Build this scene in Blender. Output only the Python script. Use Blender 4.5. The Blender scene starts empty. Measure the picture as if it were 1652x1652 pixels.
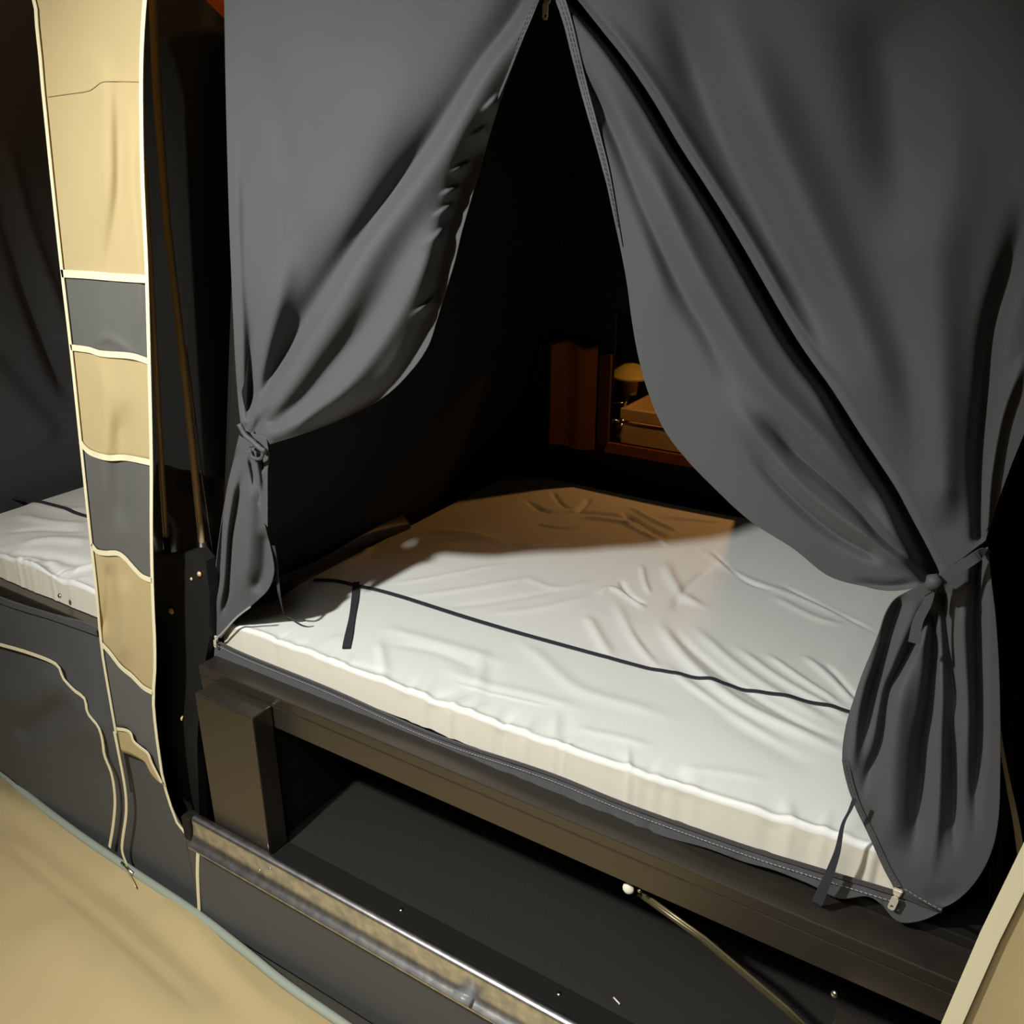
import bpy, bmesh, math, random
import numpy as np
from mathutils import Vector, Matrix

# ------------------------------------------------------------------ camera
C0 = np.array([0.0, 0.0, 1.72])                 # eye point, metres; the trailer runs along x, beds lie along y
FPX = 1403.167
R = np.array([[0.84908831, 0.52825092, 0.0],
              [-0.19459732, 0.31278755, 0.92967512],
              [0.49110174, -0.78937628, 0.36838047]])   # world -> camera
sc = bpy.context.scene
cam_d = bpy.data.cameras.new('camera')
cam = bpy.data.objects.new('camera', cam_d)
sc.collection.objects.link(cam)
cam_d.sensor_width = 36.0
cam_d.sensor_fit = 'HORIZONTAL'
cam_d.lens = FPX / 1652 * 36.0
cam_d.clip_start = 0.02
M = Matrix([[float(v) for v in r] for r in R.T]).to_4x4()
M.translation = Vector(C0)
cam.matrix_world = M
sc.camera = cam

# ------------------------------------------------------------------ world, lamps, exposure
w = bpy.data.worlds.new('night')
sc.world = w
w.use_nodes = True
w.node_tree.nodes['Background'].inputs[0].default_value = (0.9, 0.75, 0.55, 1)
w.node_tree.nodes['Background'].inputs[1].default_value = 0.01
sc.view_settings.view_transform = 'Standard'
sc.view_settings.look = 'None'
sc.view_settings.exposure = 0.0
sc.view_settings.gamma = 1.0
sc.view_settings.use_curve_mapping = False


def lamp(name, kind, loc, power, col, size=0.05, aim=None, angle=None, blend=0.5):
    d = bpy.data.lights.new(name, kind)
    d.energy = power
    d.color = col
    if kind in ('POINT', 'SPOT'):
        d.shadow_soft_size = size
    if kind == 'AREA':
        d.size = size
    o = bpy.data.objects.new(name, d)
    o.location = loc
    if aim is not None:
        o.rotation_euler = (Vector(aim) - Vector(loc)).to_track_quat('-Z', 'Y').to_euler()
    if angle:
        d.spot_size = math.radians(angle)
        d.spot_blend = blend
    sc.collection.objects.link(o)
    return o


lamp('awning_lamp', 'SPOT', (-1.15, -0.32, 2.38), 225, (1.0, 1.0, 0.955), 0.045, (-1.02, 0.95, 0.86), 96, 1.0)
down = lamp('ground_fill_light', 'AREA', (-0.3, -0.45, 2.62), 14, (1.0, 0.95, 0.86), 0.7, (-0.3, -0.35, 0.0))  # added fill from above to brighten the ground sheet, no real fixture
down.data.spread = math.radians(96)
lamp('awning_fill_lamp', 'POINT', (-1.3, -1.5, 2.1), 6, (1.0, 0.90, 0.70), 0.25)
lamp('kitchen_lamp', 'POINT', (-0.76, 2.66, 1.52), 7.5, (1.0, 0.46, 0.13), 0.02)
lamp('outer_tent_warm_light', 'POINT', (-1.62, 1.20, 2.66), 4.5, (1.0, 0.55, 0.22), 0.04)


lamp('outer_tent_warm_light', 'POINT', (0.2, 1.7, 2.3), 1.6, (1.0, 0.5, 0.18), 0.05)  # added warm fill for the brown canvas behind the right curtain


# ------------------------------------------------------------------ projection helpers (photo survey -> metres)
def ray(px, py):
    px = np.asarray(px, float); py = np.asarray(py, float)
    d = np.stack([px - 826, 826 - py, np.full(px.shape, -FPX)], -1)
    return d @ R          # R.T @ d


def PY(px, py, y):
    d = ray(px, py)
    return C0 + d * (np.asarray(y) / d[..., 1])[..., None]


def PZ(px, py, z):
    d = ray(px, py)
    return C0 + d * ((np.asarray(z) - C0[2]) / d[..., 2])[..., None]


def PP(px, py, o, n, off=0.0):       # plane through o with normal n, shifted by off along n
    d = ray(px, py); n = np.asarray(n, float); o = np.asarray(o, float)
    t = ((o - C0) @ n + off) / (d @ n)
    return C0 + d * t[..., None]


# ------------------------------------------------------------------ materials
def mat(name, col, rough=0.8, metal=0.0, bump=0.0, scale=200.0, var=0.0, vscale=6.0, weave=False,
        spec=0.5, sheen=0.0, trans=0.0, coat=0.0, col2=None, voronoi=False):
    m = bpy.data.materials.new(name)
    m.use_nodes = True
    nt = m.node_tree
    b = nt.nodes['Principled BSDF']
    b.inputs['Base Color'].default_value = (*col, 1)
    b.inputs['Roughness'].default_value = rough
    b.inputs['Metallic'].default_value = metal
    b.inputs['Specular IOR Level'].default_value = spec
    b.inputs['Sheen Weight'].default_value = sheen
    b.inputs['Coat Weight'].default_value = coat
    tc = nt.nodes.new('ShaderNodeTexCoord')
    if var > 0:
        n = nt.nodes.new('ShaderNodeTexNoise')
        n.inputs['Scale'].default_value = vscale
        n.inputs['Detail'].default_value = 5
        nt.links.new(tc.outputs['Object'], n.inputs['Vector'])
        r = nt.nodes.new('ShaderNodeValToRGB')
        c2 = col2 or tuple(c * (1 - var) for c in col)
        r.color_ramp.elements[0].position = 0.35
        r.color_ramp.elements[0].color = (*c2, 1)
        r.color_ramp.elements[1].position = 0.65
        r.color_ramp.elements[1].color = (*col, 1)
        nt.links.new(n.outputs['Fac'], r.inputs[0])
        nt.links.new(r.outputs[0], b.inputs['Base Color'])
    if bump > 0:
        if weave:
            w1 = nt.nodes.new('ShaderNodeTexWave'); w1.bands_direction = 'Z'
            w2 = nt.nodes.new('ShaderNodeTexWave'); w2.bands_direction = 'X'
            for q in (w1, w2):
                q.inputs['Scale'].default_value = scale
                q.inputs['Distortion'].default_value = 1.5
                nt.links.new(tc.outputs['Object'], q.inputs['Vector'])
            mx = nt.nodes.new('ShaderNodeMath'); mx.operation = 'ADD'
            nt.links.new(w1.outputs['Fac'], mx.inputs[0]); nt.links.new(w2.outputs['Fac'], mx.inputs[1])
            src = mx.outputs[0]
        elif voronoi:
            v = nt.nodes.new('ShaderNodeTexVoronoi')
            v.inputs['Scale'].default_value = scale
            v.inputs['Randomness'].default_value = 0.15
            nt.links.new(tc.outputs['Object'], v.inputs['Vector'])
            src = v.outputs['Distance']
        else:
            v = nt.nodes.new('ShaderNodeTexNoise')
            v.inputs['Scale'].default_value = scale
            v.inputs['Detail'].default_value = 4
            nt.links.new(tc.outputs['Object'], v.inputs['Vector'])
            src = v.outputs['Fac']
        bp = nt.nodes.new('ShaderNodeBump')
        bp.inputs['Strength'].default_value = bump
        bp.inputs['Distance'].default_value = 0.001
        nt.links.new(src, bp.inputs['Height'])
        nt.links.new(bp.outputs[0], b.inputs['Normal'])
    if trans > 0:
        t = nt.nodes.new('ShaderNodeBsdfTranslucent')
        t.inputs[0].default_value = (*col, 1)
        mix = nt.nodes.new('ShaderNodeMixShader')
        mix.inputs[0].default_value = trans
        out = nt.nodes['Material Output']
        nt.links.new(b.outputs[0], mix.inputs[1])
        nt.links.new(t.outputs[0], mix.inputs[2])
        nt.links.new(mix.outputs[0], out.inputs[0])
    return m


CURT = mat('charcoal_polycotton', (0.080, 0.082, 0.088), 0.75, bump=0.12, scale=420, weave=True, spec=0.25, sheen=0.1)
HEM = mat('charcoal_hem_tape', (0.075, 0.078, 0.083), 0.6, bump=0.1, scale=500, weave=True, spec=0.35)
BLACKF = mat('black_inner_cloth', (0.009, 0.009, 0.008), 0.8, bump=0.1, scale=300, weave=True, spec=0.2)
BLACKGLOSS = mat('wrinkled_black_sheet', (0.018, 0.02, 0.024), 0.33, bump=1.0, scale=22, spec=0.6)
THREAD = mat('grey_thread', (0.30, 0.30, 0.29), 0.7)
SHEET = mat('off_white_sheet', (0.78, 0.79, 0.755), 0.55, bump=0.10, scale=600, weave=True, spec=0.35, sheen=0.1)
SIDEB = mat('cream_side_band', (0.72, 0.685, 0.58), 0.6, bump=0.12, scale=600, weave=True, spec=0.3)
STRAP = mat('black_webbing', (0.035, 0.035, 0.045), 0.7, bump=0.4, scale=500, weave=True)
TAN = mat('tan_canvas', (0.57, 0.455, 0.24), 0.85, bump=0.12, scale=300, weave=True, spec=0.15, trans=0.12, var=0.05, vscale=4)
CREAM = mat('cream_binding_tape', (0.86, 0.79, 0.53), 0.7, bump=0.2, scale=500, weave=True, spec=0.2)
GREYP = mat('grey_panel_cloth', (0.125, 0.125, 0.115), 0.62, bump=0.1, scale=300, weave=True, spec=0.3)
SKIRT = mat('charcoal_skirt_cloth', (0.085, 0.087, 0.090), 0.6, bump=0.12, scale=300, weave=True, spec=0.35)
BLKMET = mat('dark_anodised_rail', (0.13, 0.115, 0.095), 0.34, metal=0.85, bump=0.06, scale=900)
BLKPAINT = mat('black_painted_steel', (0.014, 0.014, 0.013), 0.45, spec=0.4)
BLKBOARD = mat('black_hex_floor_board', (0.020, 0.019, 0.017), 0.55, bump=0.9, scale=330, voronoi=True, spec=0.5)
BLKPLAIN = mat('black_plain_board', (0.010, 0.010, 0.009), 0.6, spec=0.25)
GALV = mat('galvanised_steel', (0.74, 0.74, 0.76), 0.34, metal=1.0, bump=0.25, scale=70, var=0.2, vscale=45, col2=(0.50, 0.52, 0.56))
STEEL = mat('bright_steel', (0.8, 0.79, 0.74), 0.22, metal=1.0)
BRASSY = mat('worn_bronze_tube', (0.72, 0.52, 0.28), 0.4, metal=0.3, bump=0.05, scale=50)
PIPING = mat('grey_green_piping', (0.33, 0.37, 0.31), 0.5, spec=0.4)
ORANGE = mat('orange_outer_canvas', (0.95, 0.27, 0.03), 0.8, bump=0.1, scale=300, weave=True, trans=0.5)
BROWN = mat('rust_brown_canvas', (0.30, 0.085, 0.012), 0.8, bump=0.15, scale=200, weave=True, trans=0.3, spec=0.1)
DKBROWN = mat('dark_brown_outer_canvas', (0.07, 0.024, 0.008), 0.9, bump=0.15, scale=200, weave=True, spec=0.1)
WOOD = mat('pale_wooden_panel', (0.85, 0.64, 0.34), 0.5, bump=0.05, scale=20, var=0.12, vscale=3)
YELLOW = mat('dull_yellow_plastic', (0.6, 0.5, 0.16), 0.5)
GLASSY = mat('clear_vinyl', (0.9, 0.85, 0.75), 0.05)
GROUND = mat('dark_ground_sheet', (0.05, 0.045, 0.035), 0.9, bump=0.3, scale=60)
ZIPM = mat('nickel_zip_metal', (0.75, 0.70, 0.55), 0.35, metal=0.3, spec=0.8)
KNOB = mat('white_plastic_cap', (0.85, 0.82, 0.66), 0.3)
KEDER = mat('grey_keder_rail', (0.22, 0.22, 0.22), 0.35, spec=0.6)

col = sc.collection


# ------------------------------------------------------------------ object helpers
def empty(name, loc, label=None, cat=None, group=None):
    o = bpy.data.objects.new(name, None)
    o.location = loc
    o.empty_display_size = 0.05
    col.objects.link(o)
    tag(o, label, cat, group)
    return o


def tag(o, label=None, cat=None, group=None, kind=None):
    if label: o['label'] = label
    if cat: o['category'] = cat
    if group: o['group'] = group
    if kind: o['kind'] = kind
    return o


def link(name, me, m, parent=None):
    o = bpy.data.objects.new(name, me)
    col.objects.link(o)
    me.materials.append(m)
    if parent is not None:
        bpy.context.view_layer.update()
        o.parent = parent
        o.matrix_parent_inverse = parent.matrix_world.inverted()
    return o


def grid(name, P, m, parent=None, thick=0.0, smooth=True):
    """P: array (rows, cols, 3) -> one quad mesh"""
    h, wd = P.shape[:2]
    v = P.reshape(-1, 3)
    i = np.arange(h * wd).reshape(h, wd)
    f = np.stack([i[:-1, :-1], i[:-1, 1:], i[1:, 1:], i[1:, :-1]], -1).reshape(-1, 4)
    me = bpy.data.meshes.new(name)
    me.from_pydata(v.tolist(), [], f.tolist())
    if smooth:
        me.polygons.foreach_set('use_smooth', [True] * len(me.polygons))
    me.update()
    o = link(name, me, m, parent)
    if thick:
        s = o.modifiers.new('thickness', 'SOLIDIFY')
        s.thickness = thick
        s.offset = 0
    return o


def frombm(name, bm, m, parent=None, smooth=False):
    me = bpy.data.meshes.new(name)
    bm.to_mesh(me); bm.free()
    if smooth:
        me.polygons.foreach_set('use_smooth', [True] * len(me.polygons))
    return link(name, me, m, parent)


def box(name, lo, hi, m, parent=None, bev=0.002, seg=2):
    bm = bmesh.new()
    bmesh.ops.create_cube(bm, size=1)
    lo = Vector(lo); hi = Vector(hi)
    for v in bm.verts:
        v.co = Vector((lo[k] + (v.co[k] + 0.5) * (hi[k] - lo[k]) for k in range(3)))
    if bev:
        bmesh.ops.bevel(bm, geom=bm.edges[:], offset=bev, segments=seg, affect='EDGES', profile=0.5)
    return frombm(name, bm, m, parent)


def tube(name, pts, r, m, parent=None, n=10, flat=None):
    """swept tube along pts; flat=(w,t) makes a ribbon whose width lies across the path"""
    pts = [Vector(p) for p in pts]
    bm = bmesh.new()
    rings = []
    for k, p in enumerate(pts):
        a = pts[max(k - 1, 0)]; b = pts[min(k + 1, len(pts) - 1)]
        t = (b - a).normalized()
        up = Vector((0, -1, 0.01)) if abs(t.y) < 0.9 else Vector((0, 0, 1))
        s = t.cross(up).normalized(); u = s.cross(t).normalized()
        rr = r[k] if isinstance(r, (list, tuple)) else r
        rings.append([bm.verts.new(p + s * math.cos(2 * math.pi * j / n) * rr + u * math.sin(2 * math.pi * j / n) * rr)
                      for j in range(n)])
    for a, b in zip(rings, rings[1:]):
        for j in range(n):
            bm.faces.new((a[j], a[(j + 1) % n], b[(j + 1) % n], b[j]))
    bm.faces.new(rings[0][::-1]); bm.faces.new(rings[-1])
    bmesh.ops.recalc_face_normals(bm, faces=bm.faces[:])
    return frombm(name, bm, m, parent, True)


def resample(pts, n, smooth=True):
    p = np.array(pts, float)
    if smooth and len(p) > 2:           # Catmull-Rom
        q = np.vstack([2 * p[0] - p[1], p, 2 * p[-1] - p[-2]])
        out = []
        for k in range(1, len(q) - 2):
            t = np.linspace(0, 1, 12, endpoint=False)[:, None]
            a, b, c, d = q[k - 1], q[k], q[k + 1], q[k + 2]
            out.append(0.5 * (2 * b + (c - a) * t + (2 * a - 5 * b + 4 * c - d) * t ** 2 + (3 * b - a - 3 * c + d) * t ** 3))
        p = np.vstack(out + [p[-1:]])
    L = np.concatenate([[0], np.cumsum(np.linalg.norm(np.diff(p, axis=0), axis=1))])
    s = np.linspace(0, L[-1], n)
    return np.stack([np.interp(s, L, p[:, k]) for k in range(p.shape[1])], -1)


def ribbon(name, pts, width, m, parent=None, normal=(0, -1, 0), lift=0.002, thick=0.0012):
    """flat tape following 3D points, lying in the surface whose normal is given"""
    p = np.array(pts, float)
    n = np.asarray(normal, float); n = n / np.linalg.norm(n)
    t = np.gradient(p, axis=0); t /= np.linalg.norm(t, axis=1)[:, None] + 1e-9
    s = np.cross(t, n); s /= np.linalg.norm(s, axis=1)[:, None] + 1e-9
    wv = np.asarray(width) * np.ones(len(p))
    a = p - s * wv[:, None] / 2 + n * lift
    b = p + s * wv[:, None] / 2 + n * lift
    c = b - n * thick; d = a - n * thick
    me_pts = np.stack([a, b, c, d, a], 1)
    return grid(name, me_pts, m, parent, smooth=False)


def stitches(name, pts, m, parent, normal=(0, -1, 0), lift=0.0035, dash=0.0042, gap=0.0022, wd=0.0008):
    p = np.array(pts, float)
    n = np.asarray(normal, float); n /= np.linalg.norm(n)
    L = np.concatenate([[0], np.cumsum(np.linalg.norm(np.diff(p, axis=0), axis=1))])
    s0 = np.arange(0, L[-1] - dash, dash + gap)
    f = lambda s: np.stack([np.interp(s, L, p[:, k]) for k in range(3)], -1)
    A = f(s0); B = f(s0 + dash)
    t = B - A; t /= np.linalg.norm(t, axis=1)[:, None]
    sd = np.cross(t, n) * wd / 2
    v = []; fc = []
    for a, b, q in zip(A, B, sd):
        k = len(v)
        v += [a - q + n * (lift - wd), a + q + n * (lift - wd), b + q + n * (lift - wd), b - q + n * (lift - wd), a + n * lift, b + n * lift]
        fc += [(k, k + 4, k + 5, k + 3), (k + 1, k + 2, k + 5, k + 4), (k, k + 1, k + 4), (k + 3, k + 5, k + 2)]
    me = bpy.data.meshes.new(name)
    me.from_pydata([list(x) for x in v], [], fc)
    o = link(name, me, m, parent)
    o['kind'] = 'stuff'
    return o


def dome(name, loc, r, m, parent=None, axis=(0, -1, 0), h=0.5):
    bm = bmesh.new()
    rings = []
    for k in range(5):
        a = k / 4 * math.pi / 2
        rr = r * math.cos(a); z = r * h * math.sin(a)
        if k == 4:
            rings.append([bm.verts.new((0, 0, z))])
        else:
            rings.append([bm.verts.new((rr * math.cos(2 * math.pi * j / 12), rr * math.sin(2 * math.pi * j / 12), z)) for j in range(12)])
    for a, b in zip(rings, rings[1:]):
        for j in range(12):
            if len(b) == 1: bm.faces.new((a[j], a[(j + 1) % 12], b[0]))
            else: bm.faces.new((a[j], a[(j + 1) % 12], b[(j + 1) % 12], b[j]))
    bm.faces.new(rings[0][::-1])
    q = Vector(axis).to_track_quat('Z', 'Y').to_matrix().to_4x4()
    q.translation = Vector(loc)
    bm.transform(q)
    return frombm(name, bm, m, parent, True)


# ------------------------------------------------------------------ creases
def creases(X, Y, cl):
    """sum of fold profiles over points (X,Y); each crease: (kind, pts, width, depth[, taper0, taper1])"""
    Q = np.stack([X.ravel(), Y.ravel()], -1)
    D = np.zeros(len(Q))
    for c in cl:
        kind, pts, wd, dep = c[:4]
        t0, t1 = (c[4], c[5]) if len(c) > 4 else (0.25, 0.25)
        p = resample(pts, max(6, 5 * len(pts)))
        wmax = max(wd) if isinstance(wd, tuple) else wd
        L = np.concatenate([[0], np.cumsum(np.linalg.norm(np.diff(p, axis=0), axis=1))])
        lo = p.min(0) - 4.5 * wmax; hi = p.max(0) + 4.5 * wmax
        idx = np.where(((Q >= lo) & (Q <= hi)).all(1))[0]
        if len(idx) == 0: continue
        q = Q[idx]
        best = np.full(len(q), 1e9); sg = np.zeros(len(q)); tt = np.zeros(len(q))
        for k in range(len(p) - 1):
            a, b = p[k], p[k + 1]; ab = b - a; l2 = ab @ ab + 1e-12
            u = np.clip(((q - a) @ ab) / l2, 0, 1)
            e = q - (a + u[:, None] * ab)
            d = np.hypot(e[:, 0], e[:, 1])
            m_ = d < best
            best[m_] = d[m_]
            cr = ab[0] * e[:, 1] - ab[1] * e[:, 0]
            sg[m_] = np.sign(cr[m_])
            tt[m_] = (L[k] + u[m_] * (L[k + 1] - L[k])) / L[-1]
        if isinstance(wd, tuple): W = wd[0] + (wd[1] - wd[0]) * tt
        else: W = wd
        env = np.ones(len(q))
        if t0 > 0: env *= np.clip(tt / t0, 0, 1)
        if t1 > 0: env *= np.clip((1 - tt) / t1, 0, 1)
        env = env * env * (3 - 2 * env)
        if t0 < 0 or True:
            pass
        d = best * sg
        if kind == 'g':
            v = np.exp(-(d / W) ** 2)
        elif kind == 's+':     # steep on the + side, long slope on the - side
            v = np.where(d > 0, np.exp(-(d / (0.22 * W)) ** 2), np.exp(-(d / W) ** 2))
        elif kind == 's-':
            v = np.where(d < 0, np.exp(-(d / (0.22 * W)) ** 2), np.exp(-(d / W) ** 2))
        elif kind == 'f+':     # overlap: ridge then deep trough on + side
            v = np.where(d > 0, np.exp(-(d / (0.3 * W)) ** 2) * 1.0 - 0.9 * (1 - np.exp(-(d / (0.3 * W)) ** 2)) * np.exp(-(d / (1.3 * W)) ** 2),
                         np.exp(-(d / W) ** 2))
        elif kind == 'f-':
            v = np.where(d < 0, np.exp(-(d / (0.3 * W)) ** 2) * 1.0 - 0.9 * (1 - np.exp(-(d / (0.3 * W)) ** 2)) * np.exp(-(d / (1.3 * W)) ** 2),
                         np.exp(-(d / W) ** 2))
        D[idx] += v * dep * env
    return D.reshape(X.shape)


def smooth_noise(X, Y, s, seed, amp):
    rs = np.random.RandomState(seed)
    out = np.zeros(X.shape)
    for k in range(9):
        a = rs.uniform(0, 2 * math.pi); f = rs.uniform(0.5, 1.6) * s; ph = rs.uniform(0, 6.28)
        out += np.sin((X * math.cos(a) + Y * math.sin(a)) * f + ph)
    return out * amp / 3


def span(Lp, Rp, nr, nc, cpow=1.0):
    L = resample(Lp, nr); Rr = resample(Rp, nr)
    u = np.linspace(0, 1, nc)[None, :, None]
    G = L[:, None] * (1 - u) + Rr[:, None] * u
    return G[..., 0], G[..., 1]


# ================================================================== SETTING
def struct(o):
    o['kind'] = 'structure'
    return o


struct(box('floor', (-4.6, -3.0, -0.06), (3.0, 4.6, -0.012), GROUND, bev=0))
# awning room around the camera (tan canvas) and the outer tent over the beds
struct(box('wall_rear', (-4.6, -2.72, -0.01), (2.6, -2.7, 2.75), TAN, bev=0))
struct(box('wall_left', (-4.62, -2.7, -0.01), (-4.6, 4.5, 2.9), TAN, bev=0))
struct(box('wall_right', (2.6, -2.7, -0.01), (2.62, 1.2, 2.9), TAN, bev=0))
struct(box('ceiling', (-4.6, -2.7, 2.75), (2.6, 1.2, 2.77), TAN, bev=0))
struct(box('wall_front', (-4.6, 4.4, -0.01), (2.6, 4.42, 2.9), DKBROWN, bev=0))
struct(box('wall_side', (0.62, 1.22, -0.01), (0.64, 4.4, 2.9), DKBROWN, bev=0))

# ================================================================== GROUND SHEET + SKIRTS
pip = [(-260, 1085), (-120, 1160), (0, 1242), (60, 1292), (130, 1345), (215, 1403), (322, 1474), (400, 1534), (470, 1590), (560, 1652), (690, 1742), (900, 1880)]
pp = resample(pip, 90)
P3 = PZ(pp[:, 0], pp[:, 1], 0.008)
gs = empty('ground_sheet', (-1.0, 0.2, 0.0), 'tan canvas ground sheet covering the floor in the near left corner', 'groundsheet')
nx, ny = 170, 150
xs = np.linspace(0, 1, nx); tv = np.linspace(0, 1, ny)
front = resample(P3[:, :2].tolist(), nx)
X = np.repeat(front[:, 0][None], ny, 0); Yf = front[:, 1][None]
Y = Yf - tv[:, None] ** 1.25 * 2.6
cg = []
for pts, wd, dp in [([(0, 1362), (90, 1432), (200, 1525), (345, 1655)], 0.012, -0.006),
                    ([(-40, 1262), (60, 1325), (160, 1390), (270, 1450), (400, 1560)], 0.05, 0.016),
                    ([(-20, 1305), (90, 1372), (220, 1470), (330, 1570), (430, 1660)], 0.045, -0.014),
                    ([(250, 1460), (330, 1530), (430, 1640)], 0.03, 0.008),
                    ([(60, 1480), (200, 1600), (300, 1700)], 0.07, 0.010)]:
    q = PZ(np.array([a for a, b in pts]), np.array([b for a, b in pts]), 0.0)[:, :2].tolist()
    cg.append(('g', q, wd, dp, 0.15, 0.15))
Z = 0.004 + creases(X, Y, cg) + smooth_noise(X, Y, 7, 3, 0.003) * np.clip((Yf - Y) / 0.1, 0, 1)
Z = np.maximum(Z + 0.014 * np.clip((Yf - Y) / 0.06, 0, 1), -0.005)
grid('canvas', np.stack([X, Y, Z], -1), TAN, gs, 0.001)
tube('edge_piping', (P3 + np.array([0, -0.012, 0.014])).tolist(), 0.0105, PIPING, gs, 10)
zz = PZ(np.array([196, 215]), np.array([1392, 1410]), 0.03)
zt = tube('zip_slider', [zz[0], zz[1]], [0.004, 0.005], STEEL, gs, 8)
tube('zip_tail', PZ(np.array([206, 214, 219]), np.array([1406, 1420, 1432]), 0.028).tolist(), 0.0018, BRASSY, gs, 6)

# left skirt
sk = empty('storage_skirt', (-2.1, 0.99, 0.0), 'charcoal cloth skirt under the left bed with wavy tan seams', 'skirt')
U, V = span([(-420, 760), (-420, 860), (-420, 980), (-420, 1000)],
            [(158, 1008), (215, 1090), (262, 1262), (298, 1338), (321, 1368), (322, 1474)], 90, 110)
Lb = resample([(-420, 815), (-200, 885), (0, 962), (80, 988), (158, 1012), (190, 1060), (225, 1150), (262, 1265), (296, 1336), (321, 1368)], 110)
bb = resample([(-420, 1005), (-260, 1087), (-120, 1162), (0, 1244), (60, 1294), (130, 1347), (215, 1405), (322, 1476)], 110)
tq = np.linspace(0, 1, 80)[:, None]
U = Lb[None, :, 0] * (1 - tq) + bb[None, :, 0] * tq
V = Lb[None, :, 1] * (1 - tq) + bb[None, :, 1] * tq
ybase = 1.0 * np.ones_like(U)
dd = creases(U, V, [('g', [(20, 1190), (70, 1160), (120, 1130)], 22, -0.018),
                    ('g', [(30, 1080), (80, 1100), (120, 1150), (150, 1220)], 30, 0.015),
                    ('g', [(-60, 1120), (30, 1130), (90, 1160)], 35, 0.014),
                    ('g', [(150, 1020), (140, 1080), (160, 1180), (190, 1260)], 20, 0.010)])
grid('skirt_cloth', PY(U, V, ybase - dd), SKIRT, sk, 0.001)


def px_tape(name, pts, wpx, y, m, parent, lift=0.003, n=60):
    q = resample(pts, n)
    P = PY(q[:, 0], q[:, 1], y)
    dist = np.linalg.norm(P - C0, axis=1).mean()
    return ribbon(name, P, wpx * dist / FPX * 1.05, m, parent, (0, -1, 0), lift)


t_ = px_tape('wavy_seam', [(-120, 1000), (-20, 1033), (40, 1050), (85, 1067), (99, 1080), (102, 1092), (120, 1112), (138, 1127), (143, 1150), (160, 1172), (167, 1195), (170, 1218), (182, 1250), (187, 1290), (184, 1330), (178, 1366)],
             5, 0.982, CREAM, sk)
px_tape('hanging_seam', [(186, 1180), (193, 1215), (203, 1270), (205, 1310), (199, 1355), (199, 1375), (206, 1394)], 5, 0.975, CREAM, sk)
px_tape('end_seam', [(321, 1370), (320, 1410), (323, 1474)], 6, 0.975, CREAM, sk)
px_tape('top_hem', [(-420, 825), (-200, 892), (0, 968), (80, 993), (158, 1020)], 7, 0.993, SKIRT, sk)

# right skirt below the sill
sr = empty('trailer_skirt', (-0.6, 0.98, 0.0), 'plain charcoal cloth skirt hanging under the metal sill', 'skirt')
xg = np.linspace(-1.515, 0.75, 160); zg = np.linspace(0.262, 0.0, 40)
X, Z = np.meshgrid(xg, zg)
Yb = 0.972 + (0.262 - Z) * 0.02 + smooth_noise(X, Z, 14, 5, 0.0015) * (0.262 - Z) / 0.26
grid('skirt_cloth', np.stack([X, Yb, Z], -1), SKIRT, sr, 0.001)
kp = [( -1.50, 0.966, 0.262), (-0.5, 0.966, 0.259), (0.75, 0.966, 0.259)]
tube('keder_rail', resample(kp, 20, False).tolist(), 0.0045, KEDER, sr, 10)
tube('keder_bead', (resample(kp, 20, False) + np.array([0.02, 0.001, -0.016])).tolist(), 0.0028, KEDER, sr, 8)

# ================================================================== TRAILER TUB
tb = empty('trailer_tub', (-0.6, 1.2, 0.0), 'black open trailer box under the main bed with a galvanised sill', 'trailer')
box('floor_board', (-1.245, 1.024, 0.312), (0.62, 2.35, 0.330), BLKBOARD, tb, 0.001)
box('front_lip', (-1.30, 0.965, 0.318), (0.62, 1.030, 0.3335), BLKPLAIN, tb, 0.0015)
box('side_board', (-1.263, 1.03, 0.325), (-1.245, 2.35, 0.635), BLKPLAIN, tb, 0.001)
box('back_board', (-1.245, 2.33, 0.325), (0.62, 2.35, 0.72), BLKPLAIN, tb, 0.001)
# sill profile extruded along x
prof = [(0.972, 0.3335), (0.972, 0.350), (0.968, 0.3535), (0.962, 0.3545), (0.956, 0.3535), (0.9525, 0.350), (0.951, 0.345), (0.951, 0.330), (0.9505, 0.317), (0.949, 0.309), (0.945, 0.301), (0.940, 0.295), (0.933, 0.2885), (0.931, 0.285), (0.934, 0.282), (0.950, 0.270), (0.962, 0.266), (0.972, 0.3335)]
xs = np.linspace(-1.445, 0.72, 60)
grid('sill', np.stack([np.stack([np.full(len(prof), x), [p[0] for p in prof], [p[1] for p in prof]], -1) for x in xs]), GALV, tb)
box('sill_end_cap', (-1.475, 0.945, 0.285), (-1.447, 0.975, 0.352), BLKPLAIN, tb, 0.004)
for a, b in [(418, 1405), (435, 1402), (663, 1547)]:
    p = PY(np.array(a), np.array(b), 0.949)
    dome('rivet', p, 0.0035, STEEL if a < 600 else BLKMET, tb, (0, -1, 0.2))
pc = PY(np.array([733, 760]), np.array([1604, 1618]), 0.935)
tube('joint_clip', [pc[0], pc[1]], 0.009, KEDER, tb, 10)
for a, b in [(447, 1354), (652, 1462), (905, 1598)]:
    p = PZ(np.array(a), np.array(b), 0.3345)
    dome('screw', (p[0], 1.012, 0.3335), 0.0052, STEEL, tb, (0, 0, 1), 0.6)
for a, b in [(411, 1270), (407, 1183)]:
    p = PY(np.array(a), np.array(b), 1.035)
    dome('screw', p, 0.0035, STEEL, tb, (0.4, -1, 0), 0.6)
p = PY(np.array([1346.]), np.array([1604.]), 1.0)[0]
dome('screw', p, 0.0055, STEEL, tb, (-0.3, -1, 0.3), 0.6)
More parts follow.
